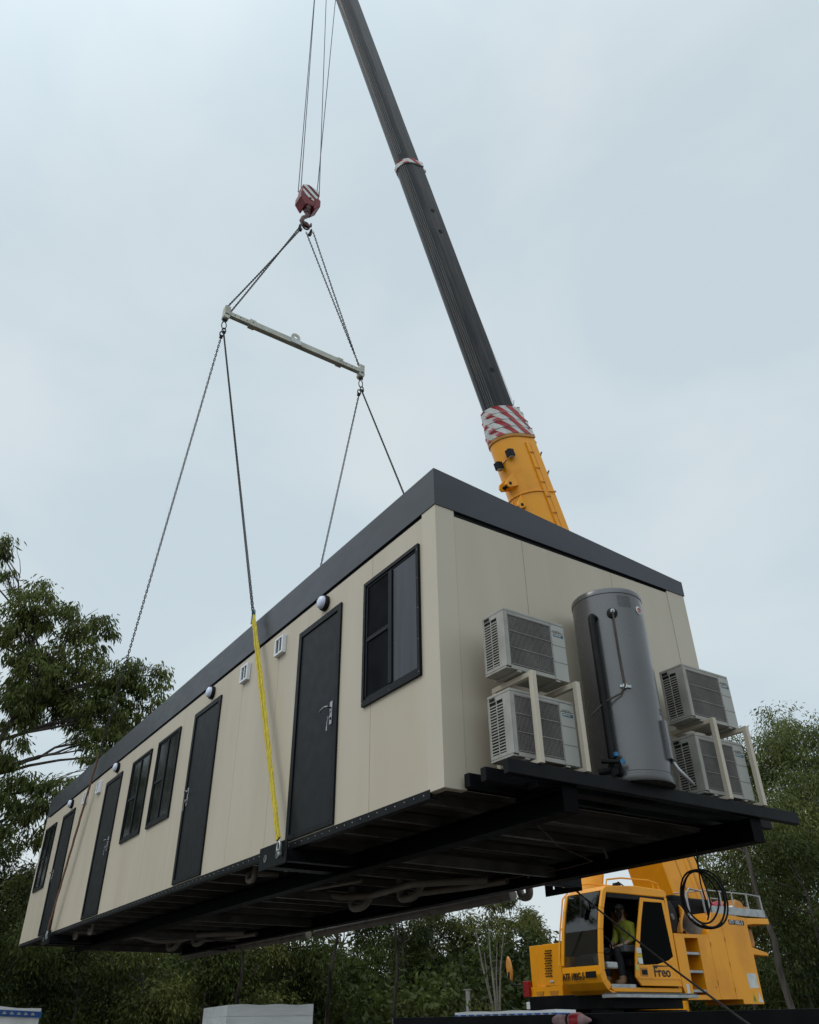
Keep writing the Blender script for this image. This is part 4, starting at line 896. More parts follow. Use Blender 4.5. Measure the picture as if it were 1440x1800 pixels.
Ed = [(0, 1), (1, 2), (2, 3), (3, 4), (4, 5), (5, 6), (3, 7), (7, 8), (8, 9), (9, 10), (3, 11), (11, 12), (12, 13), (13, 14), (0, 15), (15, 16), (16, 17), (17, 18), (0, 19), (19, 20), (20, 21), (21, 22)]
Rd = [(.14, .11), (.13, .10), (.14, .11), (.09, .09), .05, (.066, .078), (.062, .075), .05, .045, .033, .03, .05, .045, .033, .03, .085, .062, .045, .035, .085, .062, .045, .035]
# fingers: short chains rooted in the palms (relaxed, curled over the lap)
for wi, sx in ((10, 1), (14, -1)):
    w0 = Vector(V[wi])
    for k in range(4):
        a = len(V); b0 = w0 + Vector((sx * .02 + sx * .008, .015 - k * .017 + .02, -.008)); l = (.028, .032, .030, .023)[k]
        V += [tuple(b0), tuple(b0 + Vector((sx * l, .008, -.010))), tuple(b0 + Vector((sx * l * 1.7, .004, -.028)))]; Rd += [.010, .009, .008]; Ed += [(wi, a), (a, a + 1), (a + 1, a + 2)]
    a = len(V); V += [tuple(w0 + Vector((-sx * .002, .035, .004))), tuple(w0 + Vector((sx * .02, .055, .0)))]; Rd += [.011, .009]; Ed += [(wi, a), (a, a + 1)]
body = skin_mesh('body', V, Ed, Rd, SKIN); bo = link('body', body, drv)
hc_ = Vector((px_ - .02, py_ + .10, .26))
q = MB(); q.tube([hc_ + Vector((0, .085, .02)), hc_ + Vector((0, .108, -.012)), hc_ + Vector((0, .092, -.02))], [.008, .013, .008], 6)
for s in (-1, 1): q.lathe(hc_ + Vector((s * .072, .0, 0)), (s, 0, 0), [(.018, 0), (.022, .008), (.012, .014)], 8)
q.build('nose_and_ears', SKIN, drv, smooth=True)
q = MB()
for s in (-1, 1): q.lathe(hc_ + Vector((s * .028, .074, .015)), (0, 1, 0), [(.009, 0), (.006, .006)], 8)
q.build('eyes', TEXTB, drv)
def blob(c, r, m, name, parent, cut=None, noise=.0, n=14):
    mb = MB(); vs = []; fs = []
    for i in range(n + 1):
        for j in range(2 * n):
            th = math.pi * i / n; ph = math.pi * j / n; p = Vector((math.sin(th) * math.cos(ph), math.sin(th) * math.sin(ph), math.cos(th)))
            k = 1 + noise * math.sin(9 * p.x + 7 * p.y) * math.cos(8 * p.z); vs.append(Vector(c) + Vector((p.x * r[0], p.y * r[1], p.z * r[2])) * k)
    for i in range(n):
        for j in range(2 * n):
            f = (i * 2 * n + j, i * 2 * n + (j + 1) % (2 * n), (i + 1) * 2 * n + (j + 1) % (2 * n), (i + 1) * 2 * n + j)
            if cut is None or all(cut(vs[a] - Vector(c)) for a in f): fs.append(f)
    mb.add(vs, fs); return mb.build(name, m, parent, smooth=True, auto=80)
blob(hc_ + Vector((0, -.008, .025)), (.078, .098, .098), HAIRM, 'hair', drv, cut=lambda p: p.z > .0 or p.y < -.03, noise=.04)
blob(hc_ + Vector((0, .035, -.055)), (.066, .062, .075), BEARDM, 'beard', drv, noise=.06)
sv = [V[i] for i in (0, 1, 2, 3, 4, 7, 8, 9, 11, 12, 13)]; se = [(0, 1), (1, 2), (2, 3), (3, 4), (3, 5), (5, 6), (6, 7), (3, 8), (8, 9), (9, 10)]
sr = [(.165, .13), (.155, .125), (.165, .13), (.10, .10), .064, .075, .064, .05, .075, .064, .05]
sv[7] = tuple(Vector(V[8]).lerp(Vector(V[9]), .55)); sv[10] = tuple(Vector(V[12]).lerp(Vector(V[13]), .55))
link('shirt', skin_mesh('shirt', sv, se, sr, HIVIS), drv)
tv = [V[i] for i in (0, 15, 16, 17, 19, 20, 21)]; te = [(0, 1), (1, 2), (2, 3), (0, 4), (4, 5), (5, 6)]; tr__ = [(.15, .12), .10, .078, .062, .10, .078, .062]
link('trousers', skin_mesh('trousers', tv, te, tr__, NAVY), drv)
for a, b in ((17, 18), (21, 22)):
    A = Vector(V[a]); B = Vector(V[b])
    link('boot', skin_mesh('boot', [tuple(A + Vector((0, 0, .10))), tuple(A + Vector((0, 0, -.03))), tuple(A.lerp(B, .6) + Vector((0, 0, -.02))), tuple(B + Vector((0, .04, 0)))], [(0, 1), (1, 2), (2, 3)], [.07, .075, .066, .056], LEATHER), drv)

# ================================================================== coil, tag line
q = MB()
for k, (r_, dx, ph) in enumerate(((.205, 0, 0), (.195, .012, .5), (.185, -.012, 1.1), (.165, .02, 2))):
    cc = Vector((0 + dx, -2.61 + .006 * k, -.56 + (.012 if k == 3 else 0))); pts = [cc + Vector((.62, -.0, 0)) * 0 + Vector((-.50 * r_ * math.cos(a), -.76 * r_ * math.cos(a), r_ * 1.12 * math.sin(a) + .01 * math.sin(3 * a + k))) for a in [R_(j * 10) for j in range(36)]]
    q.tube(pts, .0075, 6, closed=True)
q.tube([(.02, -2.60, -.20), (.0, -2.61, -.30), (.03, -2.64, -.45), (.05, -2.70, -.62), (.0, -2.62, -.70), (-.04, -2.56, -.6)], .006, 6); q.tube([(.0, -2.63, -.18), (.02, -2.64, -.33), (.0, -2.66, -.48), (-.02, -2.66, -.60), (.0, -2.6, -.72)], .006, 6)
o = q.build('cable_coil', RUBBER, None, smooth=True); tag(o, 'black electrical cable coiled and dangling from the floor beam before the crane', 'cable')
q = MB(); a = Vector((2.34, -3.42, -.16)); e = Vector((-2.93, -1.38, -2.45)); pts = [a.lerp(e, t) - Vector((0, 0, .10 * 4 * t * (1 - t))) for t in [i / 20 for i in range(21)]]
q.tube(pts, .0085, 6); q.tube([a + Vector((.02, 0, .04)), a + Vector((-.12, .03, -.07)), a.lerp(e, .08) - Vector((0, 0, .02))], .010, 6); o = q.build('tag_line', mat('dark_rope', (.035, .025, .022), .8), None, smooth=True)
tag(o, 'thin dark tag rope running diagonally down across the crane cab', 'rope')

# ================================================================== trailer, packs, flag bundle
tA = Vector((5.1, -2.82, 0)); tB = Vector((-2.6, -3.97, 0)); td = (tB - tA).normalized(); tn = Vector((td.y, -td.x, 0)); 
if tn.y > 0: tn = -tn
tr = thing('flatbed_trailer', tuple(tA + Vector((0, 0, -3.0))), 'black steel flatbed trailer along the bottom edge, in front of the crane', 'trailer')
def tb(mb, a0, a1, s0, s1, z0, z1):
    v = [tA + td * a + tn * s + Vector((0, 0, z)) for a in (a0, a1) for s in (s0, s1) for z in (z0, z1)]
    mb.add(v, [(0, 1, 3, 2), (4, 6, 7, 5), (0, 4, 5, 1), (2, 3, 7, 6), (0, 2, 6, 4), (1, 5, 7, 3)])
q = MB(); tb(q, 0, 7.8, 0, .06, -1.55, -1.33); q.build('side_rail', BLK, tr, bevel=.006)
q = MB(); tb(q, 0, 7.8, .061, 2.4, -1.42, -1.38); q.build('deck', JOIST, tr)
q = MB(); tb(q, 0, 7.8, .6, .75, -1.75, -1.43); tb(q, 0, 7.8, 1.65, 1.8, -1.75, -1.43); q.build('chassis_rail', BLK, tr)
q = MB(); tb(q, -.02, -.001, .0, .35, -1.50, -1.33); q.build('end_plate', PVC, tr)
for a in (1.2, 2.5):
    for s in (.1, 2.0):
        p = tA + td * a + tn * s + Vector((0, 0, -2.5)); q = MB(); q.lathe(p, tn, [(.4, 0), (.5, .03), (.5, .26), (.4, .3)], 24); w_ = q.build('wheel', RUBBER, tr, smooth=True); q = MB(); q.lathe(p - tn * .005, tn, [(.24, 0), (.24, .31)], 16); q.build('rim', GREYM, w_)
q = MB(); c0 = Vector((2.34, -3.16, -1.385)); pts = [c0 - td * .20, c0 - td * .14, c0 - td * .01, c0 + td * .03, c0 + td * .14, c0 + td * .27]
q.tube(pts, [.03, .055, .045, .06, .065, .012], 12); fb = q.build('flag_bundle', PINKF, None, smooth=True); tag(fb, 'rolled pink and red warning flags strapped to the trailer edge', 'flags')
q = MB(); q.tube([c0 + td * .02, c0 + td * .08, c0 + td * .15], [.058, .066, .066], 12); q.build('red_flag', RED, fb, smooth=True)
q = MB(); q.tube([c0 - td * .005, c0 + td * .012], .062, 12); q.build('strap', RUBBER, fb)
# panel packs
def pack(name, A, B, depth, z1, lab, layers=13, slope=0., band=None, cat='panel stack'):
    A = Vector((*A, 0)); B = Vector((*B, 0)); d = (B - A); Ln = d.length; d.normalize(); n = Vector((-d.y, d.x, 0)); 
    if n.x < 0: n = -n
    t = thing(name, tuple(A + d * Ln / 2 + n * depth / 2 + Vector((0, 0, -3))), lab, cat)
    q = MB(); z = -2.85; hh = (z1 - z) / layers; r_ = random.Random(3)
    for i in range(layers):
        e0, e1 = r_.uniform(-.012, .012), r_.uniform(-.012, .012); k = 14
        zt = z + hh - (.002 if i < layers - 1 else 0)
        vs = []
        for (s) in [0, Ln]:
            pass
        # wavy wrapped front edge
        for j in range(k + 1):
            s = Ln * j / k; wv = .006 * math.sin(j * 1.9 + i) + e0
            for (dd, zz) in ((wv, z), (wv - .004, (z + zt) / 2), (wv, zt), (depth, zt), (depth, z)):
                vs.append(A + d * s + n * dd + Vector((0, 0, zz + (.006 * math.sin(j * 1.1 + i * 2) - slope * j / k if i == layers - 1 and zz == zt else 0))))
        fs = [(j * 5 + a, j * 5 + (a + 1) % 5, (j + 1) * 5 + (a + 1) % 5, (j + 1) * 5 + a) for j in range(k) for a in range(5)] + [(4, 3, 2, 1, 0), tuple(k * 5 + a for a in range(5))]
        q.add(vs, fs); z += hh
    q.build('wrapped_panels', WRAP, t, smooth=True, auto=30)
    if band:
        q = MB(); v = [A + d * s + n * dd + Vector((0, 0, zz - slope * s / Ln)) for s in (-.01, Ln + .01) for dd in (-.02, depth) for zz in (z1 + band[0], z1 + band[1])]
        q.add(v, [(0, 1, 3, 2), (4, 6, 7, 5), (0, 4, 5, 1), (2, 3, 7, 6), (0, 2, 6, 4), (1, 5, 7, 3)]); q.mi = 1; s = .05
        while s < Ln - .1:
            q.add([A + d * (s + a) + n * -.024 + Vector((0, 0, z1 + (band[0] + band[1]) / 2 + b - slope * s / Ln)) for a, b in ((0, -.012), (.07, -.012), (.07, .0), (0, .0))], [(0, 1, 2, 3)])
            q.add([A + d * (s + a) + n * -.024 + Vector((0, 0, z1 + (band[0] + band[1]) / 2 + b - slope * s / Ln)) for a, b in ((.01, .004), (.05, .004), (.05, .016), (.01, .016))], [(0, 1, 2, 3)]); s += .13
        q.build('blue_band', [BLUEW, WHT], t)
    return t
pack('panel_pack', (7.05, -1.44), (6.805, -2.60), 1.9, -1.15, 'white wrapped pack of panels under the middle of the hanging building')
pack('panel_pack', (8.4, 2.1), (9.55, .38), 1.6, -1.10, 'white wrapped pack with blue band at the left edge of the picture', slope=.05, band=(-.11, -.035))
pack('panel_pack', (6.75, -4.98), (5.35, -5.75), .9, -1.25, 'low white and blue wrapped pack behind the trailer, left of the crane', slope=-.01, band=(-.07, -.035))
q = MB(); q.cyl((11.28, -8.66, -3), (11.28, -8.66, -.78), .05, 10); q.box(11.22, 11.34, -8.72, -8.60, -.78, -.76); o = q.build('steel_post', SILVER, None, smooth=True); tag(o, 'thin grey steel post standing before the woodland, left of the crane', 'post')

# ================================================================== trees
def leaves(clumps, dens, ll, lw, droop=.75, seed=0, tuft=24, spread=.16):
    """clumps: (x,y,z,r[,rz]); returns mesh arrays of lance-shaped leaves in hanging tufts"""
    rg = np.random.default_rng(seed); P = []; D = []; rfac = 1.05 if tuft > 40 else .8
    for c in clumps:
        x, y, z, r = c[:4]; rz = c[4] if len(c) > 4 else r * rfac
        nt = max(3, int(dens * r * r * 60))
        v = rg.normal(size=(nt, 3)); v /= np.linalg.norm(v, axis=1)[:, None]
        rad = rg.uniform(.25, 1.0, nt) ** .6
        v *= rad[:, None]; lump = 1 + .22 * np.sin(v[:, 0] * 5 + x * 3) * np.cos(v[:, 1] * 4 + z * 2)
        cen = np.stack([x + v[:, 0] * r * lump, y + v[:, 1] * r * lump, z + v[:, 2] * rz * lump], 1)
        n = rg.integers(int(tuft * .6), int(tuft * 1.4), nt); idx = np.repeat(np.arange(nt), n)
        off = rg.normal(size=(len(idx), 3)) * spread; off[:, 2] *= .7
        outw = v[idx] * .5 + off / spread * .35
        dd = outw + rg.normal(size=outw.shape) * .35; dd[:, 2] -= droop * 1.6
        P.append(cen[idx] + off); D.append(dd)
    P = np.concatenate(P); D = np.concatenate(D); D /= np.linalg.norm(D, axis=1)[:, None]
    n = len(P); s = np.cross(D, rg.normal(size=(n, 3))); s /= np.linalg.norm(s, axis=1)[:, None]
    l = (ll * rg.uniform(.6, 1.25, n))[:, None]; w = (lw * rg.uniform(.7, 1.3, n))[:, None]
    nn = np.cross(D, s); bend = nn * l * .12
    V = np.empty((n, 6, 3)); V[:, 0] = P; V[:, 1] = P + D * l * .33 + s * w + bend; V[:, 2] = P + D * l * .68 + s * w * .8 + bend * .7; V[:, 3] = P + D * l - bend * .8
    V[:, 4] = P + D * l * .68 - s * w * .8 + bend * .7; V[:, 5] = P + D * l * .33 - s * w + bend
    return V.reshape(-1, 3), n
def leaf_obj(name, clumps, m, parent=None, **k):
    V, n = leaves(clumps, **k)
    if parent is not None: V = V - np.array(OFF[parent])
    me = bpy.data.meshes.new(name); me.vertices.add(len(V)); me.vertices.foreach_set('co', V.astype(np.float32).ravel())
    base = np.arange(n)[:, None] * 6; q = np.concatenate([base + np.array([0, 1, 4 + 1, 5]) * 0, ], 1) if False else None
    f = np.concatenate([base + np.array([[0, 1, 5]]), ], 1)
    idx = np.concatenate([base + np.array([[0, 1, 5]]), base + np.array([[1, 2, 4, 5]]), base + np.array([[2, 3, 4]])], 1).astype(np.int32)
    me.loops.add(n * 10); me.loops.foreach_set('vertex_index', idx.ravel())
    me.polygons.add(n * 3); st = (np.arange(n)[:, None] * 10 + np.array([[0, 3, 7]])).ravel(); me.polygons.foreach_set('loop_start', st.astype(np.int32))
    try: me.polygons.foreach_set('loop_total', np.tile([3, 4, 3], n).astype(np.int32))
    except Exception: pass
    me.update(calc_edges=True); me.materials.append(m)
    o = bpy.data.objects.new(name, me); COL.objects.link(o)
    if parent is not None: o.parent = parent
    return o
def limb(mb, p, q, r0, r1, rg, n=6, wob=.12, sides=7):
    p = Vector(p); q = Vector(q); L_ = (q - p).length; pts = []; rs = []
    for i in range(n + 1):
        t = i / n; w = wob * L_ * math.sin(math.pi * t) * .5
        pts.append(p.lerp(q, t) + Vector((rg.uniform(-w, w) * .5, rg.uniform(-w, w) * .5, w * .5))); rs.append(r0 + (r1 - r0) * t)
    pts[0] = p; mb.tube(pts, rs, sides, cap=True); return pts
def tree(name, base, clumps, lab, m=LEAFG, bark=BARK, tr=.16, top=None, dens=1., ll=.17, lw=.016, droop=.75, seed=0, tuft=24, spread=.16, cat='tree', group=None, twigs=True, dead=0):
    rg = random.Random(seed); t = thing(name, base, lab, cat, group); b = Vector(base)
    zc = sum(c[2] for c in clumps) / len(clumps); zl = min(c[2] for c in clumps); cx = sum(c[0] for c in clumps) / len(clumps); cy = sum(c[1] for c in clumps) / len(clumps)
    top = Vector(top) if top else Vector((cx, cy, zc))
    mb = MB(); pts = limb(mb, b, top, tr, tr * .35, rg, n=10, wob=.05, sides=10)
    for c in clumps:
        cv = Vector(c[:3]); k = min(range(2, len(pts)), key=lambda i: abs(pts[i].z - (cv.z - (cv - top).length * .35)) + .0)
        lp = limb(mb, pts[k], cv, max(.02, tr * (.45 - .02 * k)), .014, rg, n=6, wob=.2)
        if twigs:
            for j in range(5):
                e = cv + Vector((rg.uniform(-1, 1), rg.uniform(-1, 1), rg.uniform(-.3, .9))) * c[3] * .85
                limb(mb, lp[rg.choice((3, 4, 5))], e, .014, .004, rg, n=4, wob=.25, sides=5)
    mb.build('trunk', bark, t, smooth=True)
    leaf_obj('crown', clumps, m, t, dens=dens, ll=ll, lw=lw, droop=droop, seed=seed, tuft=tuft, spread=spread)
    return t
# big gum at the left, clump positions follow its real branching
G = [(19.2, .9, 9.25, .85), (19.0, -.45, 8.95, .7), (19.2, 1.06, 8.3, .9), (19.6, -.5, 7.9, 1.0), (19.1, .4, 7.05, .85), (18.8, -1.55, 7.35, .7), (18.6, -2.46, 7.5, .62), (19.0, -2.0, 6.95, .7), (18.5, -3.0, 7.6, .38),
     (19.4, -.35, 6.4, .75), (18.8, -1.6, 6.15, .75), (19.2, .6, 6.1, .7), (18.6, -2.5, 6.2, .45), (18.8, -1.5, 5.2, .55), (18.65, -2.3, 5.05, .42), (19.1, .5, 4.9, .55), (18.9, -1.1, 3.9, .85), (19.1, 0, 3.9, .6),
     (19.0, -.45, 3.25, .7), (19.3, 2.15, 10.9, .42), (19.3, 1.85, 10.05, .22), (18.9, -1.1, 8.85, .4), (19.3, 2.4, 8.2, 1.0), (19.4, 2.1, 5.8, 1.0), (19.2, 1.2, 3.7, .9), (19.5, 2.6, 10.6, .7), (18.9, -1.9, 4.5, .45), (18.6, -2.3, 5.7, .5), (18.75, -1.9, 5.5, .5), (18.55, -2.9, 6.6, .42), (20.4, .2, 7.4, 1.0), (20.2, -1.2, 6.9, .8)]
tree('gum_tree', (19.6, 2.9, -3.0), G, 'big gum tree with drooping narrow leaves at the left, behind the building', LEAFG, BARK, tr=.17, top=(19.3, .2, 7.2), dens=.92, ll=.20, lw=.020, droop=1.0, seed=3, tuft=46, spread=.11)
def rand_clumps(cx, cy, z0, z1, rw, n, seed, cone=.5, r=(.6, 1.1)):
    rg = random.Random(seed); out = []
    for i in range(n):
        t = (i + rg.random()) / n; z = z0 + (z1 - z0) * t; k = rw * (1 - cone * t ** 2) * math.sqrt(rg.random()); a = rg.uniform(0, 6.28)
        out.append((cx + k * math.cos(a), cy + k * math.sin(a), z - .25, rg.uniform(*r) * (1 - .25 * t)))
    return out
GRP = 'trees of the woodland behind the yard'
# (x, y, z0, z1, halfwidth, n clumps, material, leaf length, bark, label)
T = [
 (24.5, .4, 0.5, 4.2, 2.3, 12, LEAFD, .24, BARK, 'round dark tree low at the left edge below the big gum'),
 (23.5, -1.7, -.8, 2.6, 1.6, 9, LEAFO, .22, BARK, 'olive bushy tree touching the lower far corner of the building'),
 (21.4, -1.0, -1.6, .9, 1.5, 8, LEAFD, .22, BARK, 'low dark tree standing behind the blue banded pack'),
 (22.4, -3.3, -1.9, 1.1, 1.5, 8, LEAFD, .22, BARK, 'dark understorey tree below the far end of the building'),
 (22.2, -5.0, -1.9, 1.0, 1.5, 8, LEAFO, .24, BARK, 'olive understorey tree right of the one below the far building end'),
 (22.0, -6.7, -1.9, 1.3, 1.5, 8, LEAFD, .24, BARK, 'dark tree directly behind the middle white pack, left part'),
 (21.6, -8.3, -1.9, 1.5, 1.5, 8, LEAFO, .24, BARK, 'leafy tree behind the right half of the middle white pack'),
 (21.9, -10.0, -1.6, 1.7, 1.5, 8, LEAFD, .24, BARK, 'dark tree just right of the middle white pack'),
 (27.0, -14.4, -1.2, 4.0, 2.3, 12, LEAFD, .26, BARK, 'tall dark tree under the hanging gutter pipe'),
 (25.9, -16.6, -1.0, 4.2, 2.2, 12, LEAFD, .26, BARK, 'broad dark tree left of the slim pale trunks'),
 (27.6, -19.4, 0.3, 3.7, 2.0, 10, LEAFO, .26, BARKW, 'airy tree whose crown shows under the building left of the sky gap'),
 (31.5, -26.6, -1.2, 4.5, 2.3, 11, LEAFO, .30, BARK, 'tree at the sky gap with its top left of the yellow vented housing'),
 (32.0, -29.4, -1.0, 4.1, 2.2, 10, LEAFO, .30, BARK, 'rounded tree just left of the crane windscreen'),
 (31.0, -32.3, -1.0, 3.2, 2.4, 10, LEAFD, .30, BARK, 'dark far tree hidden mostly by the crane cab'),
 (21.5, -28.8, 0.5, 5.6, 2.6, 13, LEAFG, .26, BARK, 'lacy gum crown above the coiled cable'),
 (12.6, -22.4, 1.5, 7.3, 2.0, 15, LEAFG, .20, BARK, 'tall gum right of the platform end, its top left of the highest crown'),
 (11.2, -24.2, 1.0, 8.0, 2.2, 18, LEAFG, .20, BARKW, 'highest gum of the right side with crown against the sky'),
 (9.3, -22.8, 0.5, 6.9, 2.1, 15, LEAFG, .20, BARK, 'gum tree cut by the right edge of the picture'),
 (11.8, -19.0, .6, 3.6, 1.5, 9, LEAFO, .20, BARK, 'olive tree under the platform corner behind the crane rails'),
 (8.6, -17.8, .0, 3.0, 1.6, 10, LEAFD, .20, BARK, 'dark leafy tree low at the right edge'),
 (14.6, -21.0, -2.0, 1.6, 1.9, 10, LEAFD, .24, BARK, 'dark thicket tree right behind the step unit of the crane'),
 (10.2, -19.6, -2.2, 1.4, 1.9, 10, LEAFD, .22, BARK, 'dark bush-like tree behind the leaning trunk'),
 (9.0, -20.4, 1.0, 5.2, 2.0, 12, LEAFG, .20, BARKW, 'leafy gum filling the gap below the crown cut by the right edge'),
]
for i, (x, y, z0, z1, hw, n, m, ll, bk, lab) in enumerate(T):
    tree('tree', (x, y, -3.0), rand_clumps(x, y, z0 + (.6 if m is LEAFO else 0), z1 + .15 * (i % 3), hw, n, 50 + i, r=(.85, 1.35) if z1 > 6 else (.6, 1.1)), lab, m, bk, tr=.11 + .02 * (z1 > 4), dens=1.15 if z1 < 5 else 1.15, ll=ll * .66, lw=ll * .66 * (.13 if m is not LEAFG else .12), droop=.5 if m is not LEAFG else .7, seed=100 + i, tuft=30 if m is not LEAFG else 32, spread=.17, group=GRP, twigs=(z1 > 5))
for i, (x, y, tx, ty, lab) in enumerate(((17.4, -5.9, 17.9, -6.2, 'bare slender trunk rising above the middle white pack'), (17.3, -8.4, 17.0, -8.8, 'dark slender trunk right of the middle white pack'), (17.2, -10.6, 17.6, -10.9, 'slender trunk left of the steel post, running up behind the building'))):
    tree('slender_tree', (x, y, -3.0), [(tx + dx, ty + dy, 4.6 + dz, .6) for dx, dy, dz in ((0, 0, 0), (.7, .3, .5), (-.6, -.3, .3))], lab, LEAFG, BARKD, tr=.06, top=(tx, ty, 4.0), dens=.6, ll=.18, lw=.015, seed=200 + i, tuft=20, spread=.15, twigs=False)
# reflections: trees out of view that the windows face
for i, (x, y, z1) in enumerate(((25, 6, 9), (30, 8, 11), (23, 9.5, 8), (30, 2.6, 6))):
    tree('tree', (x, y, -3.0), rand_clumps(x, y, 0, z1, 2.8, 14, 80 + i, r=(.9, 1.4)), '%s gum tree beyond the left edge of the picture, seen only in window reflections' % ('nearest', 'tall', 'lone', 'lowest')[i], LEAFG, BARK, tr=.2, dens=.7, ll=.3, lw=.03, seed=300 + i, tuft=14, spread=.25, twigs=False, group='trees reflected in the windows')
# leaning pale trunk right of the crane
tree('leaning_tree', (7.67, -14.95, -3.0), [(8.5, -15.2, 4.1, .55), (9.1, -15.6, 3.3, .6), (8.0, -15.9, 2.9, .5), (9.3, -14.9, 2.5, .45)], 'tree with a leaning bare grey trunk close behind the crane counterweight', LEAFG, BARK, tr=.095, top=(8.0, -14.6, 3.2), dens=.5, ll=.2, lw=.014, seed=9, tuft=18)
# slim pale multi-stem tree
t = thing('multi_stem_tree', (18.7, -15.4, -3.0), 'slim tree with several pale bare stems left of the crane', 'tree'); mb = MB(); rg = random.Random(4); b = Vector((18.7, -15.4, -3.0))
for (dx, dz, s) in ((-.55, 4.3, 1), (-.1, 4.6, 1), (.40, 4.2, 1), (-.3, 3.6, .7), (.15, 3.9, .8)):
    e = b + Vector((.55, .83, 0)) * -dx + Vector((0, 0, dz)); mid = b.lerp(e, .5) + Vector((.55, .83, 0)) * (dx * .25)
    mb.tube([b + Vector((dx * .1, 0, 0)), b.lerp(mid, .5), mid, mid.lerp(e, .5) + Vector((0, .05, 0)), e], [.055 * s, .048 * s, .04 * s, .028 * s, .012], 7)
mb.build('trunk', BARKW, t, smooth=True)
leaf_obj('crown', [(18.7 - dx * .55, -15.4 - dx * .83, 1.5 + dz, .5) for dx, dz in ((-.6, 0), (-.2, .3), (.4, 0), (.1, -.5))], LEAFO, t, dens=.25, ll=.16, lw=.02, droop=.5, seed=5, tuft=12, spread=.2)
# light green shrub behind the packs
for i, (x, y, z, lab) in enumerate(((10.4, -8.3, -1.35, 'light green shrub just left of the crane, above the low pack'), (12.4, -9.6, -1.6, 'small shrub behind the thin steel post'))):
    tree('shrub', (x, y, -3.0), [(x + dx, y + dy, z + dz, .42) for dx, dy, dz in ((0, 0, 0), (.5, -.4, -.1), (-.4, .3, -.15), (.1, .2, -.5), (.5, -.2, -.6), (-.3, -.2, -.7))], lab, LEAFO, BARK, tr=.03, dens=1.1, ll=.09, lw=.016, droop=.0, seed=70 + i, tuft=18, spread=.1, cat='shrub', twigs=False)
# dense wood further back that reads as one mass
cl = []; rg = random.Random(5)
for i in range(170):
    a = R_(rg.uniform(-64, -3)); dist = rg.uniform(36, 52); x = -4.67 + dist * math.cos(a); y = 3.4 + dist * math.sin(a)
    if i % 3 == 0: dist = rg.uniform(30, 36); x = -4.67 + dist * math.cos(a); y = 3.4 + dist * math.sin(a)
    cl.append((x, y, rg.uniform(-2.6, 1.4 if dist > 36 else -.6), rg.uniform(1.2, 2.2), 1.3))
wd = leaf_obj('woodland', cl, LEAFD, None, dens=.30, ll=.32, lw=.06, droop=.4, seed=77, tuft=24, spread=.42); tag(wd, 'dense dark undergrowth and far trees filling the background', 'woodland', kind='stuff')

# ================================================================== camera
cd = bpy.data.cameras.new('camera'); cam = bpy.data.objects.new('camera', cd); COL.objects.link(cam)
Rr = [[-0.5517363129, -0.8339502593, -0.0106773621], [0.4590003012, -0.2929328769, -0.8387544653], [0.6963517534, -0.4676722086, 0.5444051257]]
right = Vector(Rr[0]); up = -Vector(Rr[1]); back = -Vector(Rr[2])
cam.matrix_world = Matrix(((right.x, up.x, back.x, -4.66863627), (right.y, up.y, back.y, 3.40298096), (right.z, up.z, back.z, -1.41612598), (0, 0, 0, 1)))
cd.sensor_fit = 'VERTICAL'; cd.sensor_height = 36; cd.lens = 1392.3238 / 1800 * 36; cd.clip_end = 600; cd.clip_start = .05
S.camera = cam

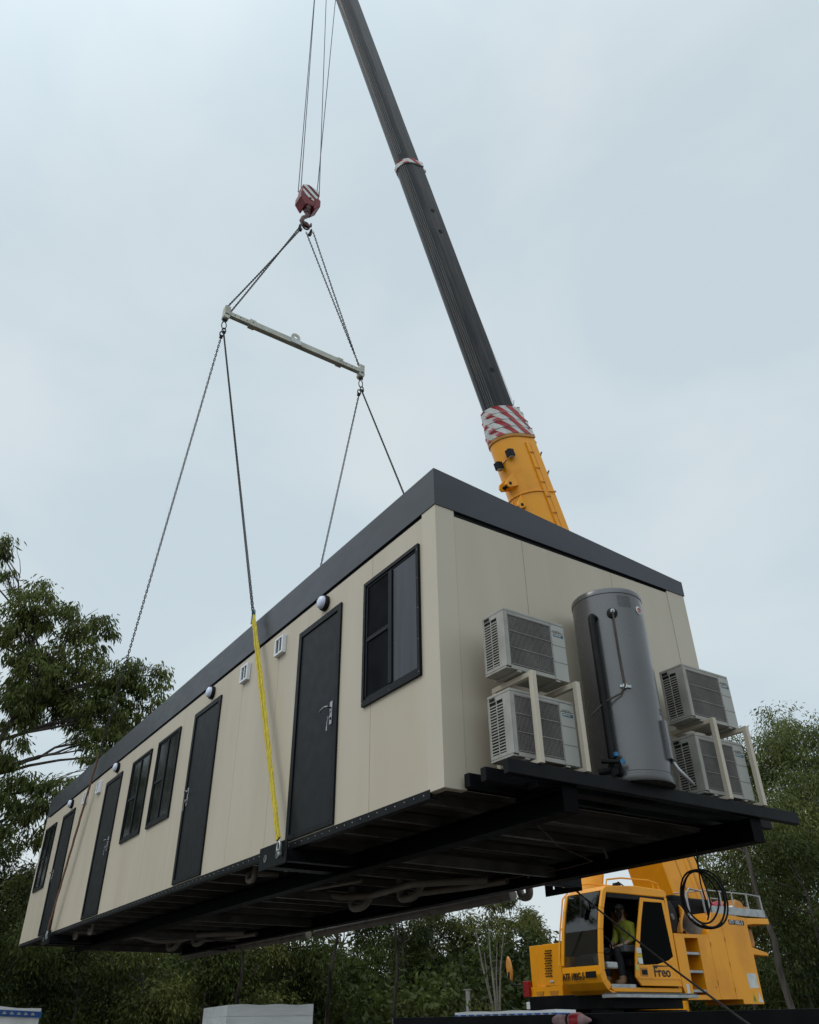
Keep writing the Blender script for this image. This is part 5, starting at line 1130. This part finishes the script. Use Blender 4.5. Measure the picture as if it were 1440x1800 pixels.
# ================================================================== light
wld = bpy.data.worlds.new('World'); S.world = wld; wld.use_nodes = True; nt = wld.node_tree; N = nt.nodes; L2 = nt.links
bg = N['Background']; bg.inputs['Strength'].default_value = .1
sky = N.new('ShaderNodeTexSky'); sky.sky_type = 'NISHITA'; sky.sun_disc = False; sky.sun_elevation = R_(49.5); sky.sun_rotation = R_(22.6); sky.air_density = 1.5; sky.dust_density = 3
tc = N.new('ShaderNodeTexCoord'); mp = N.new('ShaderNodeMapping'); mp.inputs['Scale'].default_value = (1, 1, 1.5); L2.new(tc.outputs['Generated'], mp.inputs[0])
nz = N.new('ShaderNodeTexNoise'); nz.inputs['Scale'].default_value = 3.2; nz.inputs['Detail'].default_value = 5; nz.inputs['Roughness'].default_value = .48; nz.inputs['Distortion'].default_value = .4; L2.new(mp.outputs[0], nz.inputs[0])
cr_ = N.new('ShaderNodeMapRange'); cr_.inputs[1].default_value = .36; cr_.inputs[2].default_value = .64; L2.new(nz.outputs['Fac'], cr_.inputs[0])
cm = N.new('ShaderNodeMix'); cm.data_type = 'RGBA'; cm.inputs[6].default_value = (6.1, 7.15, 7.75, 1); cm.inputs[7].default_value = (7.1, 7.9, 8.25, 1); L2.new(cr_.outputs[0], cm.inputs[0])
# cloud brightening added behind the camera, out of view, to light the walls
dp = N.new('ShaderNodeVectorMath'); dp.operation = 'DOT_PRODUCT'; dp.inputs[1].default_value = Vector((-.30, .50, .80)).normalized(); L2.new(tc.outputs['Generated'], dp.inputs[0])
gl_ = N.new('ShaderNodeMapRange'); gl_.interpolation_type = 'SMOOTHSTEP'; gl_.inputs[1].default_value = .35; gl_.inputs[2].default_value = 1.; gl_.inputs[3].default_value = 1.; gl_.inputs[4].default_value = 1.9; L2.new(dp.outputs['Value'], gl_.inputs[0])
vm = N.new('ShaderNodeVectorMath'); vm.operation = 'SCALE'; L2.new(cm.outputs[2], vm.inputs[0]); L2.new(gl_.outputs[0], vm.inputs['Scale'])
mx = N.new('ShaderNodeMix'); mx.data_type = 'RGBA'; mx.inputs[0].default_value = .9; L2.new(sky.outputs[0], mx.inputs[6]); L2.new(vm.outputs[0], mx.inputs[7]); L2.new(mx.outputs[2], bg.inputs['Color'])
sl = bpy.data.lights.new('sun', 'SUN'); sl.energy = .6; sl.angle = R_(25); sl.color = (1, .96, .9); so = bpy.data.objects.new('sun', sl); COL.objects.link(so)
so.rotation_euler = Vector((.25, .6, .76)).to_track_quat('Z', 'Y').to_euler(); so.location = (0, 20, 30)
S.view_settings.view_transform = 'Standard'; S.view_settings.look = 'None'; S.view_settings.gamma = 1; S.view_settings.exposure = 0
S.render.engine = 'CYCLES'
